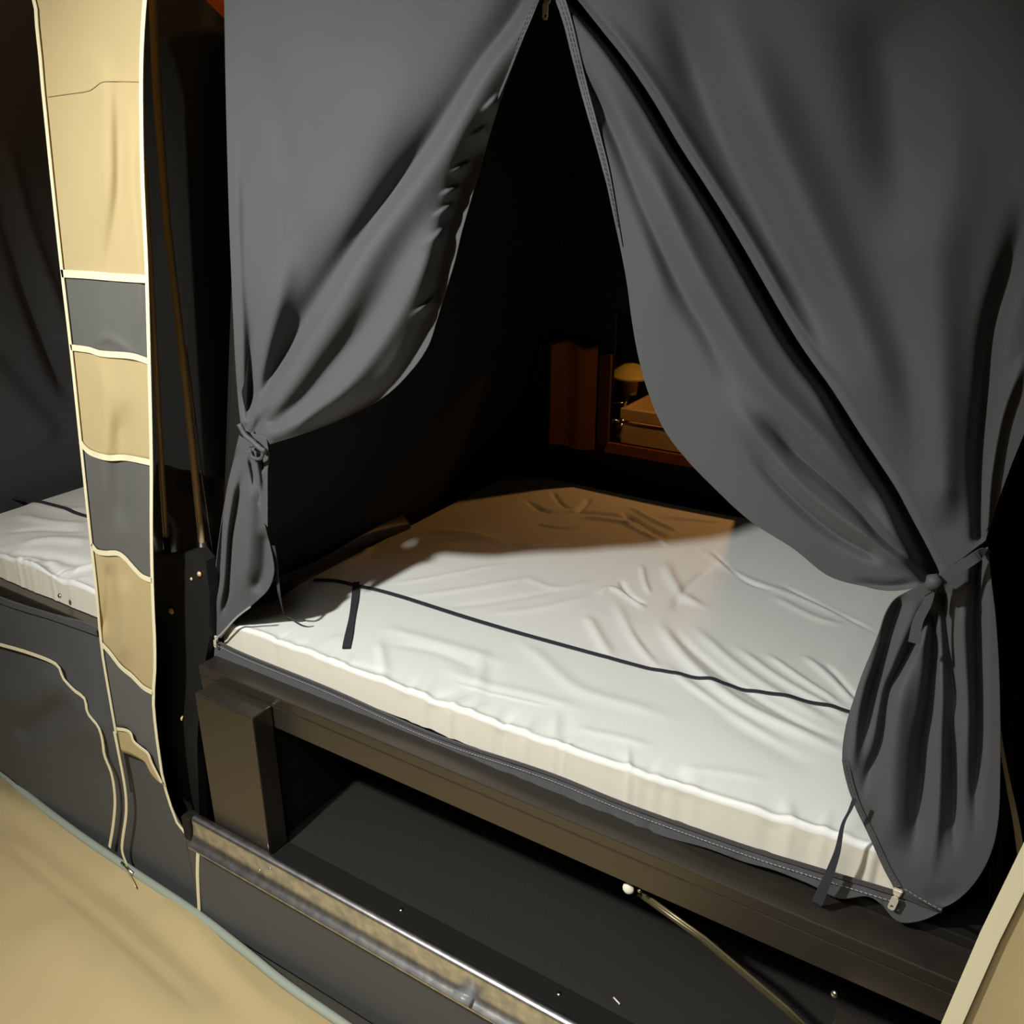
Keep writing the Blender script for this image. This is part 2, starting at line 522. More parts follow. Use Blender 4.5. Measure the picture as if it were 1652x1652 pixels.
a, b = PZ(np.array([990., 1000.]), np.array([1609., 1620.]), 0.334)
tag(tube('wood_splinter', [a, b], 0.0016, KNOB, None, 6), 'tiny pale splinter lying on the black trailer floor', 'splinter')

# ================================================================== BED FRAME
bf = empty('bed_frame', (-0.7, 1.1, 0.335), 'long black steel bed rail under the main mattress with short posts', 'bed frame')
x0r = -1.445
box('front_rail', (x0r, 1.030, 0.634), (0.10, 1.098, 0.688), BLKMET, bf, 0.002)
box('rail_cap', (x0r, 1.0288, 0.6895), (0.10, 1.098, 0.713), BLKMET, bf, 0.0022)
box('slat_board', (-1.43, 1.098, 0.700), (0.09, 2.28, 0.728), BLKPLAIN, bf, 0.002)
box('side_rail', (-1.445, 1.098, 0.634), (-1.385, 2.3, 0.70), BLKMET, bf, 0.002)
box('post', (-1.395, 0.974, 0.334), (-1.222, 1.027, 0.690), BLKMET, bf, 0.003)
pr = PY(np.array([1343., 1356.]), np.array([1632., 1604.]), 0.975)
box('post', (float(pr[0][0]) - 0.0, 0.974, 0.334), (float(pr[0][0]) + 0.18, 1.027, 0.585), BLKMET, bf, 0.003)
dome('post_bolt', PY(np.array([295.]), np.array([1159.]), 0.985)[0], 0.006, BRASSY, bf, (-1, -0.6, 0.2), 0.8)
s = PY(np.array([1030., 1130., 1262., 1330.]), np.array([1440., 1512., 1624., 1690.]), 1.07)
st = empty('folding_strut', s[1], 'thin olive steel stay slanting down from the rail across the box opening', 'strut')
tube('stay_bar', s.tolist(), 0.0055, mat('olive_steel', (0.10, 0.085, 0.045), 0.35, metal=0.5), st, 10)
tube('stay_edge', (s + np.array([0.008, -0.002, 0.006])).tolist(), 0.0025, mat('olive_steel_edge', (0.2, 0.17, 0.09), 0.3, metal=0.5), st, 8)
k = PY(np.array([1014., 1032.]), np.array([1433., 1437.]), 1.05)
dome('pivot_cap', k[0], 0.0105, KNOB, st, (0.1, -1, 0.2), 0.6)
dome('pivot_screw', k[1], 0.004, STEEL, st, (0, -1, 0), 0.8)

# black corner bracket between the two bedrooms
cb = empty('corner_bracket', (-1.5, 1.08, 0.34), 'black steel corner plate with bolts between the two beds', 'bracket')
o_ = [(248, 893), (262, 898), (318, 888), (332, 905), (338, 960), (337, 1030), (330, 1075), (322, 1130), (318, 1200), (322, 1340), (300, 1338), (262, 1262), (246, 1110)]
bm = bmesh.new()
for yy in (1.060, 1.085):
    pts = PY(np.array([a for a, b in o_], float), np.array([b for a, b in o_], float), 1.060)
    vs = [bm.verts.new((p[0], yy, p[2])) for p in pts]
    if yy == 1.060: first = vs
    bm.faces.new(vs if yy == 1.060 else vs[::-1])
n_ = len(first)
for j in range(n_):
    bm.faces.new((first[j], first[(j + 1) % n_], vs[(j + 1) % n_], vs[j]))
bmesh.ops.recalc_face_normals(bm, faces=bm.faces[:])
frombm('plate', bm, BLKPAINT, cb)
for a, b, r in [(277, 986, 0.0075), (322, 926, 0.006), (309, 934, 0.004)]:
    dome('bolt', PY(np.array([float(a)]), np.array([float(b)]), 1.058)[0], r, BRASSY, cb, (0.1, -1, 0.1), 0.7)

# ================================================================== TENT POLES in the gap
def pole(pts, y, r, label, m=BRASSY):
    q = resample(pts, 24, False)
    P = PY(q[:, 0], q[:, 1], y)
    e = empty('tent_pole', P[-1], label, 'pole', 'poles in the gap between the bedrooms')
    tube('pole_tube', P.tolist(), r, m, e, 16)
    c = P[:3].copy()
    tube('end_sleeve', P[-2:].tolist(), r * 1.25, mat('dark_sleeve', (0.03, 0.025, 0.02), 0.4), e, 14)
    return e


pole([(238, -260), (252, 130), (268, 350), (300, 620), (331, 925)], 1.105, 0.0075, 'bronze tent pole nearest the main bed curtain, leaning in the dark gap')
pole([(232, 260), (247, 520), (262, 780), (270, 893)], 1.09, 0.0060, 'bronze tent pole half hidden by the edge of the tan strip')
q = resample([(300, 560), (325, 760), (345, 897)], 14, False)
P = PY(q[:, 0], q[:, 1], 1.15)
tag(tube('steel_stay', P.tolist(), 0.002, STEEL, None, 8), 'thin shiny steel wire stay beside the bronze pole', 'stay')

# ================================================================== TAN DIVIDER STRIP
dv = empty('divider_strip', (-1.6, 0.99, 0.4), 'long tan canvas strip with grey windows and cream tape hanging between the bedrooms', 'canvas strip')
Ls = [(-30, -260), (20, -90), (55, -10), (60, 35), (66, 70), (68, 110), (73, 160), (86, 290), (101, 430), (116, 560), (131, 705), (147, 860), (157, 950), (165, 1040), (176, 1110), (189, 1185), (200, 1250)]
Rs = [(246, -260), (240, -60), (236, 0), (232, 60), (230, 140), (232, 280), (238, 420), (241, 520), (243, 600), (246, 740), (246, 860), (248, 960), (252, 1060), (249, 1110), (250, 1150), (258, 1215), (268, 1275)]
Ld = resample(Ls, 400); Rd = resample(Rs, 400)


def ys(v): return 0.985 + 0.0 * v


def cut(side, y):      # index where the border reaches pixel row y
    A = Ld if side == 'L' else Rd
    return int(np.argmin(np.abs(A[:, 1] - y)))


strip_creases = [('g', [(120, 60), (170, 130), (176, 260), (172, 420)], 20, 0.010, 0.4, 0.4),
                 ('g', [(196, 40), (190, 150), (192, 300), (178, 420), (176, 560)], 12, -0.008, 0.4, 0.4),
                 ('g', [(215, 160), (214, 300), (225, 440), (222, 600)], 10, 0.006),
                 ('g', [(160, 560), (172, 660), (166, 760), (170, 850)], 14, 0.007),
                 ('g', [(200, 640), (198, 760), (200, 870)], 16, -0.010),
                 ('g', [(176, 900), (178, 960), (168, 1030)], 9, -0.009),
                 ('g', [(195, 920), (200, 1000), (196, 1080)], 14, 0.007),
                 ('g', [(150, 560), (172, 545), (200, 560), (225, 580)], 8, 0.004)]
seams = [[(-30, -260), (246, -260)],
         [(101, 441), (140, 443), (190, 447), (240, 450)],
         [(116, 560), (145, 564), (165, 570), (205, 573), (222, 576), (242, 583)],
         [(131, 712), (138, 722), (150, 731), (175, 738), (205, 738), (246, 746)],
         [(149, 878), (158, 889), (172, 892), (190, 892), (203, 900), (220, 919), (232, 930), (247, 936)],
         [(165, 1038), (178, 1052), (196, 1075), (214, 1090), (232, 1108), (248, 1117)],
         [(190, 1176), (205, 1178), (213, 1184), (217, 1196), (226, 1205), (238, 1213), (244, 1225), (252, 1245), (266, 1268)]]
kinds = [('canvas_panel', TAN), ('window_panel', GREYP), ('canvas_panel', TAN), ('window_panel', GREYP), ('canvas_panel', TAN), ('window_panel', GREYP)]
for k, (nm, m_) in enumerate(kinds):
    tc_ = resample(seams[k], 60); bc_ = resample(seams[k + 1], 60)
    a0, a1 = cut('L', tc_[0][1]), cut('L', bc_[0][1])
    b0, b1 = cut('R', tc_[-1][1]), cut('R', bc_[-1][1])
    n = max(20, a1 - a0)
    LL = Ld[np.linspace(a0, a1, n).astype(int)]; RR = Rd[np.linspace(b0, b1, n).astype(int)]
    u = np.linspace(0, 1, 60)[None, :, None]; v = np.linspace(0, 1, n)[:, None, None]
    chord = lambda c: c[None] - (c[0] * (1 - u) + c[-1] * u)
    G = LL[:, None] * (1 - u) + RR[:, None] * u + (1 - v) * chord(tc_) + v * chord(bc_)
    dp = creases(G[..., 0], G[..., 1], strip_creases)
    grid(nm, PY(G[..., 0], G[..., 1], 0.985 - dp), m_, dv, 0.001)
o2 = resample([(190, 1176), (205, 1178), (213, 1184), (217, 1196), (226, 1205), (238, 1213), (244, 1225), (252, 1245), (266, 1268)], 40)
o3 = resample([(194, 1212), (205, 1216), (216, 1220), (228, 1226), (235, 1232), (243, 1248), (252, 1258), (260, 1264), (267, 1270)], 40)
u = np.linspace(0, 1, 8)[:, None]
gu = o2[None, :, 0] * (1 - u) + o3[None, :, 0] * u; gv = o2[None, :, 1] * (1 - u) + o3[None, :, 1] * u
grid('canvas_tab', PY(gu, gv, 0.979 * np.ones_like(gu)), TAN, dv, 0.001)


def dtape(nm, pts, wpx, y=0.983):
    q = resample(pts, 60)
    dp = creases(q[:, 0], q[:, 1], strip_creases)
    P = PY(q[:, 0], q[:, 1], y - dp)
    dist = np.linalg.norm(P - C0, axis=1).mean()
    ribbon(nm, P, wpx * dist / FPX, CREAM, dv, (0, -1, 0), 0.003)


dtape('cross_tape', [(101, 441), (140, 443), (190, 447), (240, 450)], 11)
dtape('cross_tape', [(116, 560), (145, 564), (165, 570), (205, 573), (222, 576), (242, 583)], 9)
dtape('cross_tape', [(131, 712), (138, 722), (150, 731), (175, 738), (205, 738), (246, 746)], 9)
dtape('cross_tape', [(149, 878), (158, 889), (172, 892), (190, 892), (203, 900), (220, 919), (232, 930), (247, 936)], 8)
dtape('cross_tape', [(165, 1038), (178, 1052), (196, 1075), (214, 1090), (232, 1108), (248, 1117)], 8)
dtape('cross_tape', [(190, 1175), (203, 1177), (212, 1182), (217, 1195), (228, 1205), (240, 1215), (247, 1232), (262, 1262)], 5, 0.977)
dtape('side_tape', Ld[:, :].tolist()[::12] + [[203, 1270]], 6)
dtape('side_tape', Rd[:, :].tolist()[::12] + [[285, 1322], [298, 1341], [312, 1358], [322, 1370]], 7)
sm = resample([(78, 156), (105, 152), (140, 147), (152, 141), (165, 132), (190, 131), (230, 132)], 50)
tube('sewn_seam', PY(sm[:, 0], sm[:, 1], 0.9835 - creases(sm[:, 0], sm[:, 1], strip_creases)).tolist(), 0.0009, mat('dark_tan_seam_thread', (0.42, 0.33, 0.17), 0.9), dv, 6)  # seam thread in a darker tan than the canvas

# ================================================================== BLACK GAP CLOTHS
gp = np.linspace(0, 1, 60)[:, None]; gq = np.linspace(0, 1, 50)[None, :]
X = -2.05 + 0.56 * gq + 0 * gp; Z = 0.74 + 1.24 * gp + 0 * gq; X = X + 0.22 * (Z - 0.75) * (gq)
Y = 1.36 + 0.02 * np.sin(gq * 20) + 0 * gp
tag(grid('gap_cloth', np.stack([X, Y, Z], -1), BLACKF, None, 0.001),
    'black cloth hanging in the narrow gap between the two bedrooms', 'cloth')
gp = np.linspace(0, 1, 60)[:, None]; gq = np.linspace(0, 1, 60)[None, :]
X = -1.74 + 0.27 * gq + 0 * gp; Z = 0.83 + 0.25 * gp + 0 * gq
Y = 1.14 + smooth_noise(X, Z, 60, 9, 0.004) + 0.06 * gp
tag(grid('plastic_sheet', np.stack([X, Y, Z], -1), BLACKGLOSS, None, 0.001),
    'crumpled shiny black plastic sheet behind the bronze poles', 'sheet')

# ================================================================== MATTRESSES
def mattress(name, x0, x1, y0, y1, label, cl, ruff_seed, zt=0.796, zb=0.73, nx=420, ny=330):
    e = empty(name, ((x0 + x1) / 2, (y0 + y1) / 2, zb), label, 'mattress')
    xs = np.linspace(x0, x1, nx)
    r = 0.008
    iscrown = 1.0
    prof = [(y0 - 0.002, zb), (y0 - 0.001, zb + 0.02), (y0, zt - r - 0.01)]
    for k in range(1, 9):
        a = k / 8 * math.pi / 2
        prof.append((y0 + r * (1 - math.cos(a)), zt - r + r * math.sin(a)))
    prof = resample(prof, 34, False).tolist()
    for y in np.linspace(y0 + r + 0.004, y1 - 0.02, ny): prof.append((y, zt))
    prof += [(y1 - 0.006, zt - 0.006), (y1, zt - 0.02), (y1, zb)]
    prof = np.array(prof)
    X = np.repeat(xs[None], len(prof), 0)
    Yp = np.repeat(prof[:, 0:1], nx, 1); Zp = np.repeat(prof[:, 1:2], nx, 1)
    # side rounding
    ex = np.minimum(X - x0, x1 - X)
    topm = Zp > zt - 0.001
    crown = 0.014 * np.clip((Yp - y0) / 0.45, 0, 1) ** 1.0 * np.clip(ex / 0.2, 0, 1)
    d = creases(X, Yp, cl)
    rs = np.random.RandomState(ruff_seed)
    # gathered seam along the front edge
    ruff = np.zeros_like(X); 
    for k in range(46):
        c = rs.uniform(x0, x1); wd = rs.uniform(0.004, 0.013); am = rs.uniform(-1, 1) * (0.0035 if x1 > -0.5 else 0.0018)
        sl = rs.uniform(-0.5, 0.5)
        ruff += am * np.exp(-((X - c - sl * (Yp - y0)) / wd) ** 2)
    fall = np.exp(-((Yp - y0 - 0.012) / 0.03) ** 2)
    wob = 0.0015 * np.sin(X * 9)
    frontm = np.clip((zt - Zp) / 0.02, 0, 1)
    top_w = np.clip((Yp - y0) / 0.02, 0, 1)
    ridge = 0.004 * np.exp(-((Yp - y0 - 0.006) / 0.007) ** 2) * (1 + 0.5 * np.sin(X * 47) * np.sin(X * 13))
    Z2 = Zp + (d + ridge + crown + ruff * fall * 1.2 + wob * (Zp > zb + 0.02)) * np.clip((Zp - zb) / 0.05, 0, 1)
    Y2 = Yp - frontm * ruff * 0.7
    # soft side ends
    sidef = np.clip(ex / 0.02, 0, 1)
    Z2 = zb + (Z2 - zb) * np.sqrt(np.clip(sidef * (2 - sidef), 0, 1))
    Z2 = Z2 + (0.03 * np.clip((X + 0.55) / 0.5, 0, 1) if x1 > -0.5 else 0)
    cutr = 27
    G3 = np.stack([X, Y2, Z2], -1)
    grid('cover', G3[cutr:], SHEET, e)
    grid('side_band', G3[:cutr + 1], SIDEB, e)

    # piped seam along the top front edge
    return e, (xs, prof)


ZT = 0.805


def bedc(px, wd, dp, kind='g', t0=0.25, t1=0.25):
    P = PZ(np.array([a for a, b in px], float), np.array([b for a, b in px], float), ZT + 0.01)
    return (kind, P[:, :2].tolist(), wd, dp, t0, t1)


BC = [
    # fan of pulls from the centre towards the lower right
    bedc([(985, 955), (1005, 990), (1040, 1045), (1105, 1100), (1200, 1165), (1320, 1235)], 0.013, 0.0065),
    bedc([(1005, 975), (1020, 1010), (1060, 1062), (1120, 1115), (1220, 1180)], 0.010, -0.0043),
    bedc([(1060, 985), (1075, 1020), (1120, 1075), (1200, 1140), (1330, 1205), (1400, 1240)], 0.013, 0.0065),
    bedc([(1080, 1000), (1110, 1040), (1180, 1100), (1290, 1170), (1390, 1215)], 0.010, -0.0043),
    bedc([(1110, 1000), (1170, 1060), (1250, 1120), (1370, 1190)], 0.012, 0.0043),
    bedc([(1180, 1040), (1250, 1095), (1340, 1150), (1390, 1180)], 0.010, 0.0043),
    bedc([(1230, 1055), (1290, 1100), (1370, 1155)], 0.008, 0.0043),
    bedc([(1290, 1060), (1330, 1095), (1385, 1150)], 0.008, 0.0043),
    bedc([(1325, 1075), (1350, 1100), (1390, 1145)], 0.006, -0.0036),
    bedc([(1150, 985), (1105, 960), (1080, 925), (1075, 900)], 0.014, 0.0058),
    bedc([(1085, 990), (1100, 955), (1125, 930), (1160, 905)], 0.012, -0.0065),
    bedc([(960, 960), (985, 945), (1020, 965), (1045, 985)], 0.009, 0.0050),
    bedc([(1000, 930), (1015, 955), (1045, 975)], 0.007, -0.0058),
    bedc([(1035, 905), (1040, 935), (1050, 960)], 0.007, 0.0050),
    bedc([(945, 985), (965, 1020), (990, 1060)], 0.012, 0.0050),
    bedc([(1120, 875), (1190, 925), (1280, 965), (1420, 1030)], 0.012, 0.0029),
    bedc([(1145, 882), (1200, 935), (1260, 960)], 0.006, -0.0029),
    bedc([(1250, 940), (1330, 985), (1420, 1035)], 0.006, -0.0029),
    bedc([(1240, 960), (1310, 1000), (1370, 1020)], 0.012, 0.0029),
    # long lines near the front
    bedc([(820, 1015), (870, 1050), (930, 1100), (1020, 1130), (1110, 1165)], 0.016, 0.0030),
    bedc([(700, 1060), (780, 1090), (860, 1110), (960, 1140)], 0.014, 0.0025),
    bedc([(600, 1000), (680, 1020), (770, 1045), (830, 1065)], 0.016, 0.0030),
    bedc([(610, 1025), (700, 1040), (790, 1075)], 0.012, -0.0020),
    bedc([(795, 1030), (792, 1070), (785, 1140)], 0.016, -0.0015, 'g', 0.4, 0.4),
    bedc([(775, 1030), (775, 1080), (765, 1130)], 0.014, 0.0020, 'g', 0.4, 0.4),
    bedc([(610, 1020), (618, 1060), (620, 1100)], 0.011, 0.0035),
    bedc([(915, 1130), (912, 1165), (915, 1200)], 0.014, -0.0015, 'g', 0.4, 0.4),
    bedc([(900, 1130), (896, 1170), (893, 1200)], 0.010, 0.0020, 'g', 0.4, 0.4),
    bedc([(720, 1085), (790, 1105), (900, 1132)], 0.004, 0.0015),
    bedc([(560, 1010), (500, 1040), (470, 1070)], 0.016, 0.0030),
    bedc([(500, 1020), (440, 1040), (410, 1030)], 0.012, -0.0020),
    bedc([(520, 1070), (600, 1090), (660, 1100)], 0.014, 0.0030),
    bedc([(500, 1055), (580, 1062), (640, 1080)], 0.010, -0.0020),
    bedc([(920, 1160), (1000, 1180), (1060, 1200)], 0.010, 0.0020),
    bedc([(1080, 1230), (1150, 1240), (1250, 1260)], 0.010, 0.0015),
    bedc([(1130, 1110), (1200, 1170), (1260, 1210), (1330, 1260)], 0.025, -0.0030),
    # upper left pulls
    bedc([(620, 940), (720, 925), (820, 905)], 0.010, 0.0020),
    bedc([(640, 960), (760, 945), (880, 925)], 0.012, 0.0025),
    bedc([(700, 975), (800, 965), (920, 945)], 0.012, -0.0020),
    bedc([(780, 985), (880, 975), (960, 955)], 0.014, 0.0025),
    bedc([(840, 925), (900, 945), (960, 930)], 0.012, 0.0020),
    # back, in the warm light
    bedc([(840, 800), (880, 822), (925, 822), (1000, 828), (1045, 840)], 0.0096, -0.0108),
    bedc([(890, 790), (905, 810), (925, 820)], 0.0072, -0.0084),
    bedc([(952, 800), (940, 815), (928, 824)], 0.009, -0.009),
    bedc([(930, 832), (990, 838), (1050, 850)], 0.010, 0.009),
    bedc([(1000, 820), (1050, 850), (1085, 868)], 0.0096, -0.0108),
    bedc([(1010, 812), (1060, 840), (1105, 858)], 0.0090, 0.0084),
    bedc([(1000, 838), (1040, 858), (1085, 880)], 0.0084, 0.0072),
    bedc([(860, 842), (910, 850), (960, 845)], 0.0072, 0.0060),
    bedc([(810, 872), (860, 878), (960, 865), (1010, 868)], 0.014, 0.008),
    bedc([(1060, 830), (1130, 838), (1180, 842)], 0.0108, 0.0072),
    bedc([(680, 850), (760, 860), (830, 880)], 0.018, 0.006),
    bedc([(540, 905), (580, 890), (600, 870)], 0.0108, 0.0060),
    bedc([(640, 880), (700, 870), (780, 872)], 0.016, -0.005),
]
MX0, MX1, MY0, MY1 = -1.432, -0.03, 1.092, 2.27
main_m, _ = mattress('mattress', MX0, MX1, MY0, MY1, 'large off-white sheeted mattress seen through the open dark curtains', BC, 4)

def bedz(x, y, x0, x1, y0, cl, zt=0.796):
    ex = np.minimum(x - x0, x1 - x)
    z = zt + 0.014 * np.clip((y - y0) / 0.45, 0, 1) * np.clip(ex / 0.2, 0, 1) + creases(x, y, cl) + 0.0015 * np.sin(x * 9)
    if x1 > -0.5: z = z + 0.03 * np.clip((x + 0.55) / 0.5, 0, 1)
    return z


# strap across the bed and its loose tail, lying on the cover
sp = resample([(505, 922), (540, 925), (575, 935), (640, 952), (760, 988), (900, 1028), (1050, 1070), (1200, 1108), (1330, 1142), (1480, 1180)], 160)
P = PZ(sp[:, 0], sp[:, 1], ZT + 0.017)
P[:, 2] = bedz(P[:, 0], P[:, 1], MX0, MX1, MY0, BC)
wv = np.interp(sp[:, 0], [500, 600, 750, 900, 1100, 1400], [0.014, 0.012, 0.012, 0.011, 0.009, 0.009])
ribbon('cross_strap', P, wv, STRAP, main_m, (0, 0, 1), 0.0035, 0.002)
sp = resample([(574, 930), (572, 955), (566, 990), (557, 1032)], 40)
P = PZ(sp[:, 0], sp[:, 1], ZT + 0.017)
P[:, 2] = bedz(P[:, 0], P[:, 1], MX0, MX1, MY0, BC)
wv = 0.0175 + 0.002 * np.sin(np.linspace(0, 9, 40))
ribbon('strap_tail', P, wv * 0.85, STRAP, main_m, (0, 0, 1), 0.0045, 0.002)

BL = [bedc([(20, 870), (80, 862), (150, 868)], 0.02, 0.008), bedc([(0, 880), (60, 885), (150, 905)], 0.018, -0.008),
      bedc([(110, 915), (150, 905), (190, 900)], 0.010, 0.010), bedc([(20, 820), (80, 835), (150, 840)], 0.016, 0.006),
      bedc([(0, 850), (60, 845), (140, 850)], 0.012, -0.005), bedc([(40, 800), (100, 815), (150, 815)], 0.02, 0.005),
      bedc([(60, 885), (100, 925), (105, 940)], 0.012, -0.008), bedc([(20, 893), (60, 910), (80, 930)], 0.014, 0.006),
      bedc([(0, 905), (40, 893), (100, 897)], 0.014, 0.006)]
left_m, _ = mattress('mattress', -2.49, -1.65, 1.03, 2.27, 'off-white mattress in the left bedroom beyond the tan strip', BL, 8, nx=260, ny=200)
sp = resample([(-20, 782), (20, 792), (60, 800), (100, 812), (150, 827), (260, 855)], 60)
P = PZ(sp[:, 0], sp[:, 1], ZT + 0.017)
P[:, 2] = bedz(P[:, 0], P[:, 1], -2.52, -1.65, 1.03, BL)
ribbon('cross_strap', P, 0.013, STRAP, left_m, (0, 0, 1), 0.003, 0.002)
lf = empty('bed_frame', (-2.1, 1.1, 0.335), 'black steel bed rail under the left mattress with a bright bolt', 'bed frame')
box('front_rail', (-2.75, 1.000, 0.655), (-1.63, 1.05, 0.728), BLKMET, lf, 0.003)
box('slat_board', (-2.60, 1.05, 0.700), (-1.66, 2.28, 0.728), BLKPLAIN, lf, 0.002)
box('post', (-2.75, 1.005, 0.0), (-2.70, 1.05, 0.655), BLKMET, lf, 0.003)
dome('rail_bolt', PY(np.array([97.]), np.array([961.]), 0.999)[0], 0.006, STEEL, lf, (0, -1, 0.3), 0.8)

# ================================================================== INNER TENT WALLS (black)
def lean(z): return 0.22 * (z - 0.74)


def wallgrid(y0, y1, x, z0, z1, sgn, seed, amp, n=70):
    yy = np.linspace(y0, y1, n)[None, :]; zz = np.linspace(z0, z1, n)[:, None]
    Y = yy + 0 * zz; Z = zz + 0 * yy
    X = x + sgn * lean(Z) + smooth_noise(Y, Z, 9, seed, amp)
    return np.stack([X, Y, Z], -1)


struct(grid('wall_inner_left', wallgrid(1.10, 2.32, -1.452, 0.74, 2.25, 1, 4, 0.006), BLACKF, None, 0.001))
struct(grid('wall_inner_right', wallgrid(1.12, 2.32, 0.075, 0.73, 2.25, -1, 5, 0.006), BLACKF, None, 0.001))
struct(box('ceiling_inner', (-1.2, 1.1, 2.2), (-0.2, 2.34, 2.21), BLACKF, bev=0))
zz = np.linspace(0.76, 2.18, 60)
xa = -1.452 + lean(zz) - 0.004
seam = np.stack([np.stack([xa + k * 0.012, np.full(60, 1.103 - 0.0015 * k), zz], -1) for k in range(6)], 1)
struct(grid('light_stop_1', seam, BLACKF, None, 0.001))  # black strip added to block light leaking past the left curtain edge
# added strip beside the bed; its navy colour imitates bluish sheen on the wall
yy = np.linspace(1.20, 1.72, 60)[None, :]; tt = np.linspace(0, 1, 24)[:, None]
X = -1.44 + 0.022 * np.sin(tt * math.pi) + 0.012 * np.sin(tt * 7 + yy * 9) + 0 * yy
X = X + 0.02 * tt
Z = 0.75 + 0.09 * tt + 0.008 * np.sin(yy * 13); Y = yy + 0 * tt
tag(grid('wall_sheen_flap', np.stack([X, Y, Z], -1), mat('navy_wall_sheen', (0.03, 0.035, 0.055), 0.45, bump=0.5, scale=40, spec=0.4), None, 0.001),
    'added navy strip imitating the bluish sheen low on the left inner wall', 'flap')

# back wall with a window opening
WX0, WX1, WZ0, WZ1 = -1.088, -0.68, 0.945, 1.33


def holewall(name, y, x0, x1, z0, z1):
    bm = bmesh.new()
    o = [bm.verts.new(v) for v in ((x0, y, z0), (x1, y, z0), (x1, y, z1), (x0, y, z1))]
    i = [bm.verts.new(v) for v in ((WX0, y, WZ0), (WX1, y, WZ0), (WX1, y, WZ1), (WX0, y, WZ1))]
    for k in range(4):
        bm.faces.new((o[k], o[(k + 1) % 4], i[(k + 1) % 4], i[k]))
    ob = frombm(name, bm, BLACKF)
    s_ = ob.modifiers.new('t', 'SOLIDIFY'); s_.thickness = 0.002
    return struct(ob)


holewall('wall_inner_back', 2.32, -1.47, 0.12, 0.55, 2.22)
win = struct(empty('window_1', (-0.8, 2.31, 0.9)))
box('window_sill', (-1.10, 2.300, 0.912), (-0.66, 2.315, 0.944), BROWN, win, 0.003)
box('window_jamb', (-1.128, 2.298, 0.93), (-1.090, 2.314, 1.21), DKBROWN, win, 0.003)
pv = PY(np.array([895., 985.]), np.array([640., 640.]), 2.29)
X = np.linspace(-1.279, -1.13, 24)[None, :]; Z = np.linspace(0.915, 1.235, 24)[:, None]
Y = 2.285 + 0.010 * np.sin(X * 60) + 0 * Z
Zt = Z + 0.008 * np.sin(X * 50) * (Z > 1.2)
tag(grid('window_blind', np.stack([X + 0 * Z, Y, Zt], -1), BROWN, None, 0.002),
    'rust-brown cloth blind hanging left of the small window at the bed head', 'blind')

# ================================================================== KITCHEN BEYOND THE WINDOW
kc = empty('kitchen_cabinet', (-0.85, 3.0, 0.0), 'pale wooden kitchen unit seen through the small back window', 'cabinet')
ky = 2.85
q = PY(np.array([1003., 1100., 1000., 1130., 1003., 1060.]), np.array([658., 650., 708., 740., 672., 645.]), ky)
x0, z0 = float(q[0][0]), -0.012
ztop = float(q[0][2])
box('front_panel', (x0, ky, z0), (x0 + 0.75, ky + 0.02, ztop - 0.055), WOOD, kc, 0.003)
box('rim_panel', (x0 - 0.004, ky - 0.006, ztop - 0.045), (x0 + 0.75, ky + 0.016, ztop), WOOD, kc, 0.003)
box('side_panel', (x0, ky + 0.02, z0), (x0 + 0.018, ky + 0.42, ztop), WOOD, kc, 0.003)
box('back_panel', (x0, ky + 0.42, z0), (x0 + 0.75, ky + 0.44, ztop + 0.02), WOOD, kc, 0.003)
box('divider_panel', (x0 + 0.22, ky + 0.03, z0), (x0 + 0.235, ky + 0.42, ztop + 0.06), WOOD, kc, 0.003)
box('tray', (x0 + 0.01, ky + 0.02, ztop - 0.10), (x0 + 0.74, ky + 0.42, ztop - 0.09), WOOD, kc, 0)
# faucet cluster
fx = PY(np.array([990., 1003., 996.]), np.array([680., 682., 704.]), ky - 0.03)
fc = empty('water_tap', fx[2], 'small shiny chrome tap beside the wooden kitchen unit', 'tap')
tube('tap_body', [fx[2], (fx[2] + fx[1]) / 2, fx[1]], [0.014, 0.012, 0.010], STEEL, fc, 12)
tube('tap_spout', [fx[1], fx[1] + np.array([-0.02, -0.02, 0.012]), fx[0] + np.array([-0.005, -0.03, 0.0]), fx[0] + np.array([-0.008, -0.035, -0.02])], 0.007, STEEL, fc, 10)
dome('tap_handle', fx[1] + np.array([0, 0, 0.008]), 0.014, STEEL, fc, (0, -0.3, 1), 0.8)
# hanging lamp-shaped thing
hl = PY(np.array([1018., 1013., 1012., 1004.]), np.array([605., 632., 640., 668.]), 3.0)
cl = empty('camping_light', hl[1], 'dull yellow mushroom-shaped camping lamp on a stalk beyond the back window', 'lamp')
bm = bmesh.new()
prof = [(0.001, 0.045), (0.030, 0.040), (0.055, 0.024), (0.080, 0.006), (0.088, -0.006), (0.03, -0.006), (0.028, -0.05), (0.024, -0.075), (0.001, -0.078)]
rings = [[bm.verts.new((r * math.cos(2 * math.pi * j / 24), r * math.sin(2 * math.pi * j / 24), z)) for j in range(24)] for r, z in prof]
for a, b in zip(rings, rings[1:]):
    for j in range(24): bm.faces.new((a[j], a[(j + 1) % 24], b[(j + 1) % 24], b[j]))
bmesh.ops.recalc_face_normals(bm, faces=bm.faces[:])
bm.transform(Matrix.Translation(Vector(hl[0])))
frombm('shade', bm, YELLOW, cl, True)
tube('stalk', [hl[1] + np.array([0, 0, 0.02]), hl[2], hl[3], hl[3] + np.array([0, 0, -0.1])], 0.006, YELLOW, cl, 8)
hk = PY(np.array([988., 1005., 986., 987.]), np.array([650., 650., 643., 658.]), 2.98)
tube('hook', [hk[0], hk[1]], 0.004, STEEL, cl, 8)
tube('hook', [hk[2], hk[3]], 0.004, STEEL, cl, 8)
struct(box('wall_kitchen', (-2.0, 3.6, 0.0), (0.6, 3.62, 2.4), BLACKF, bev=0))

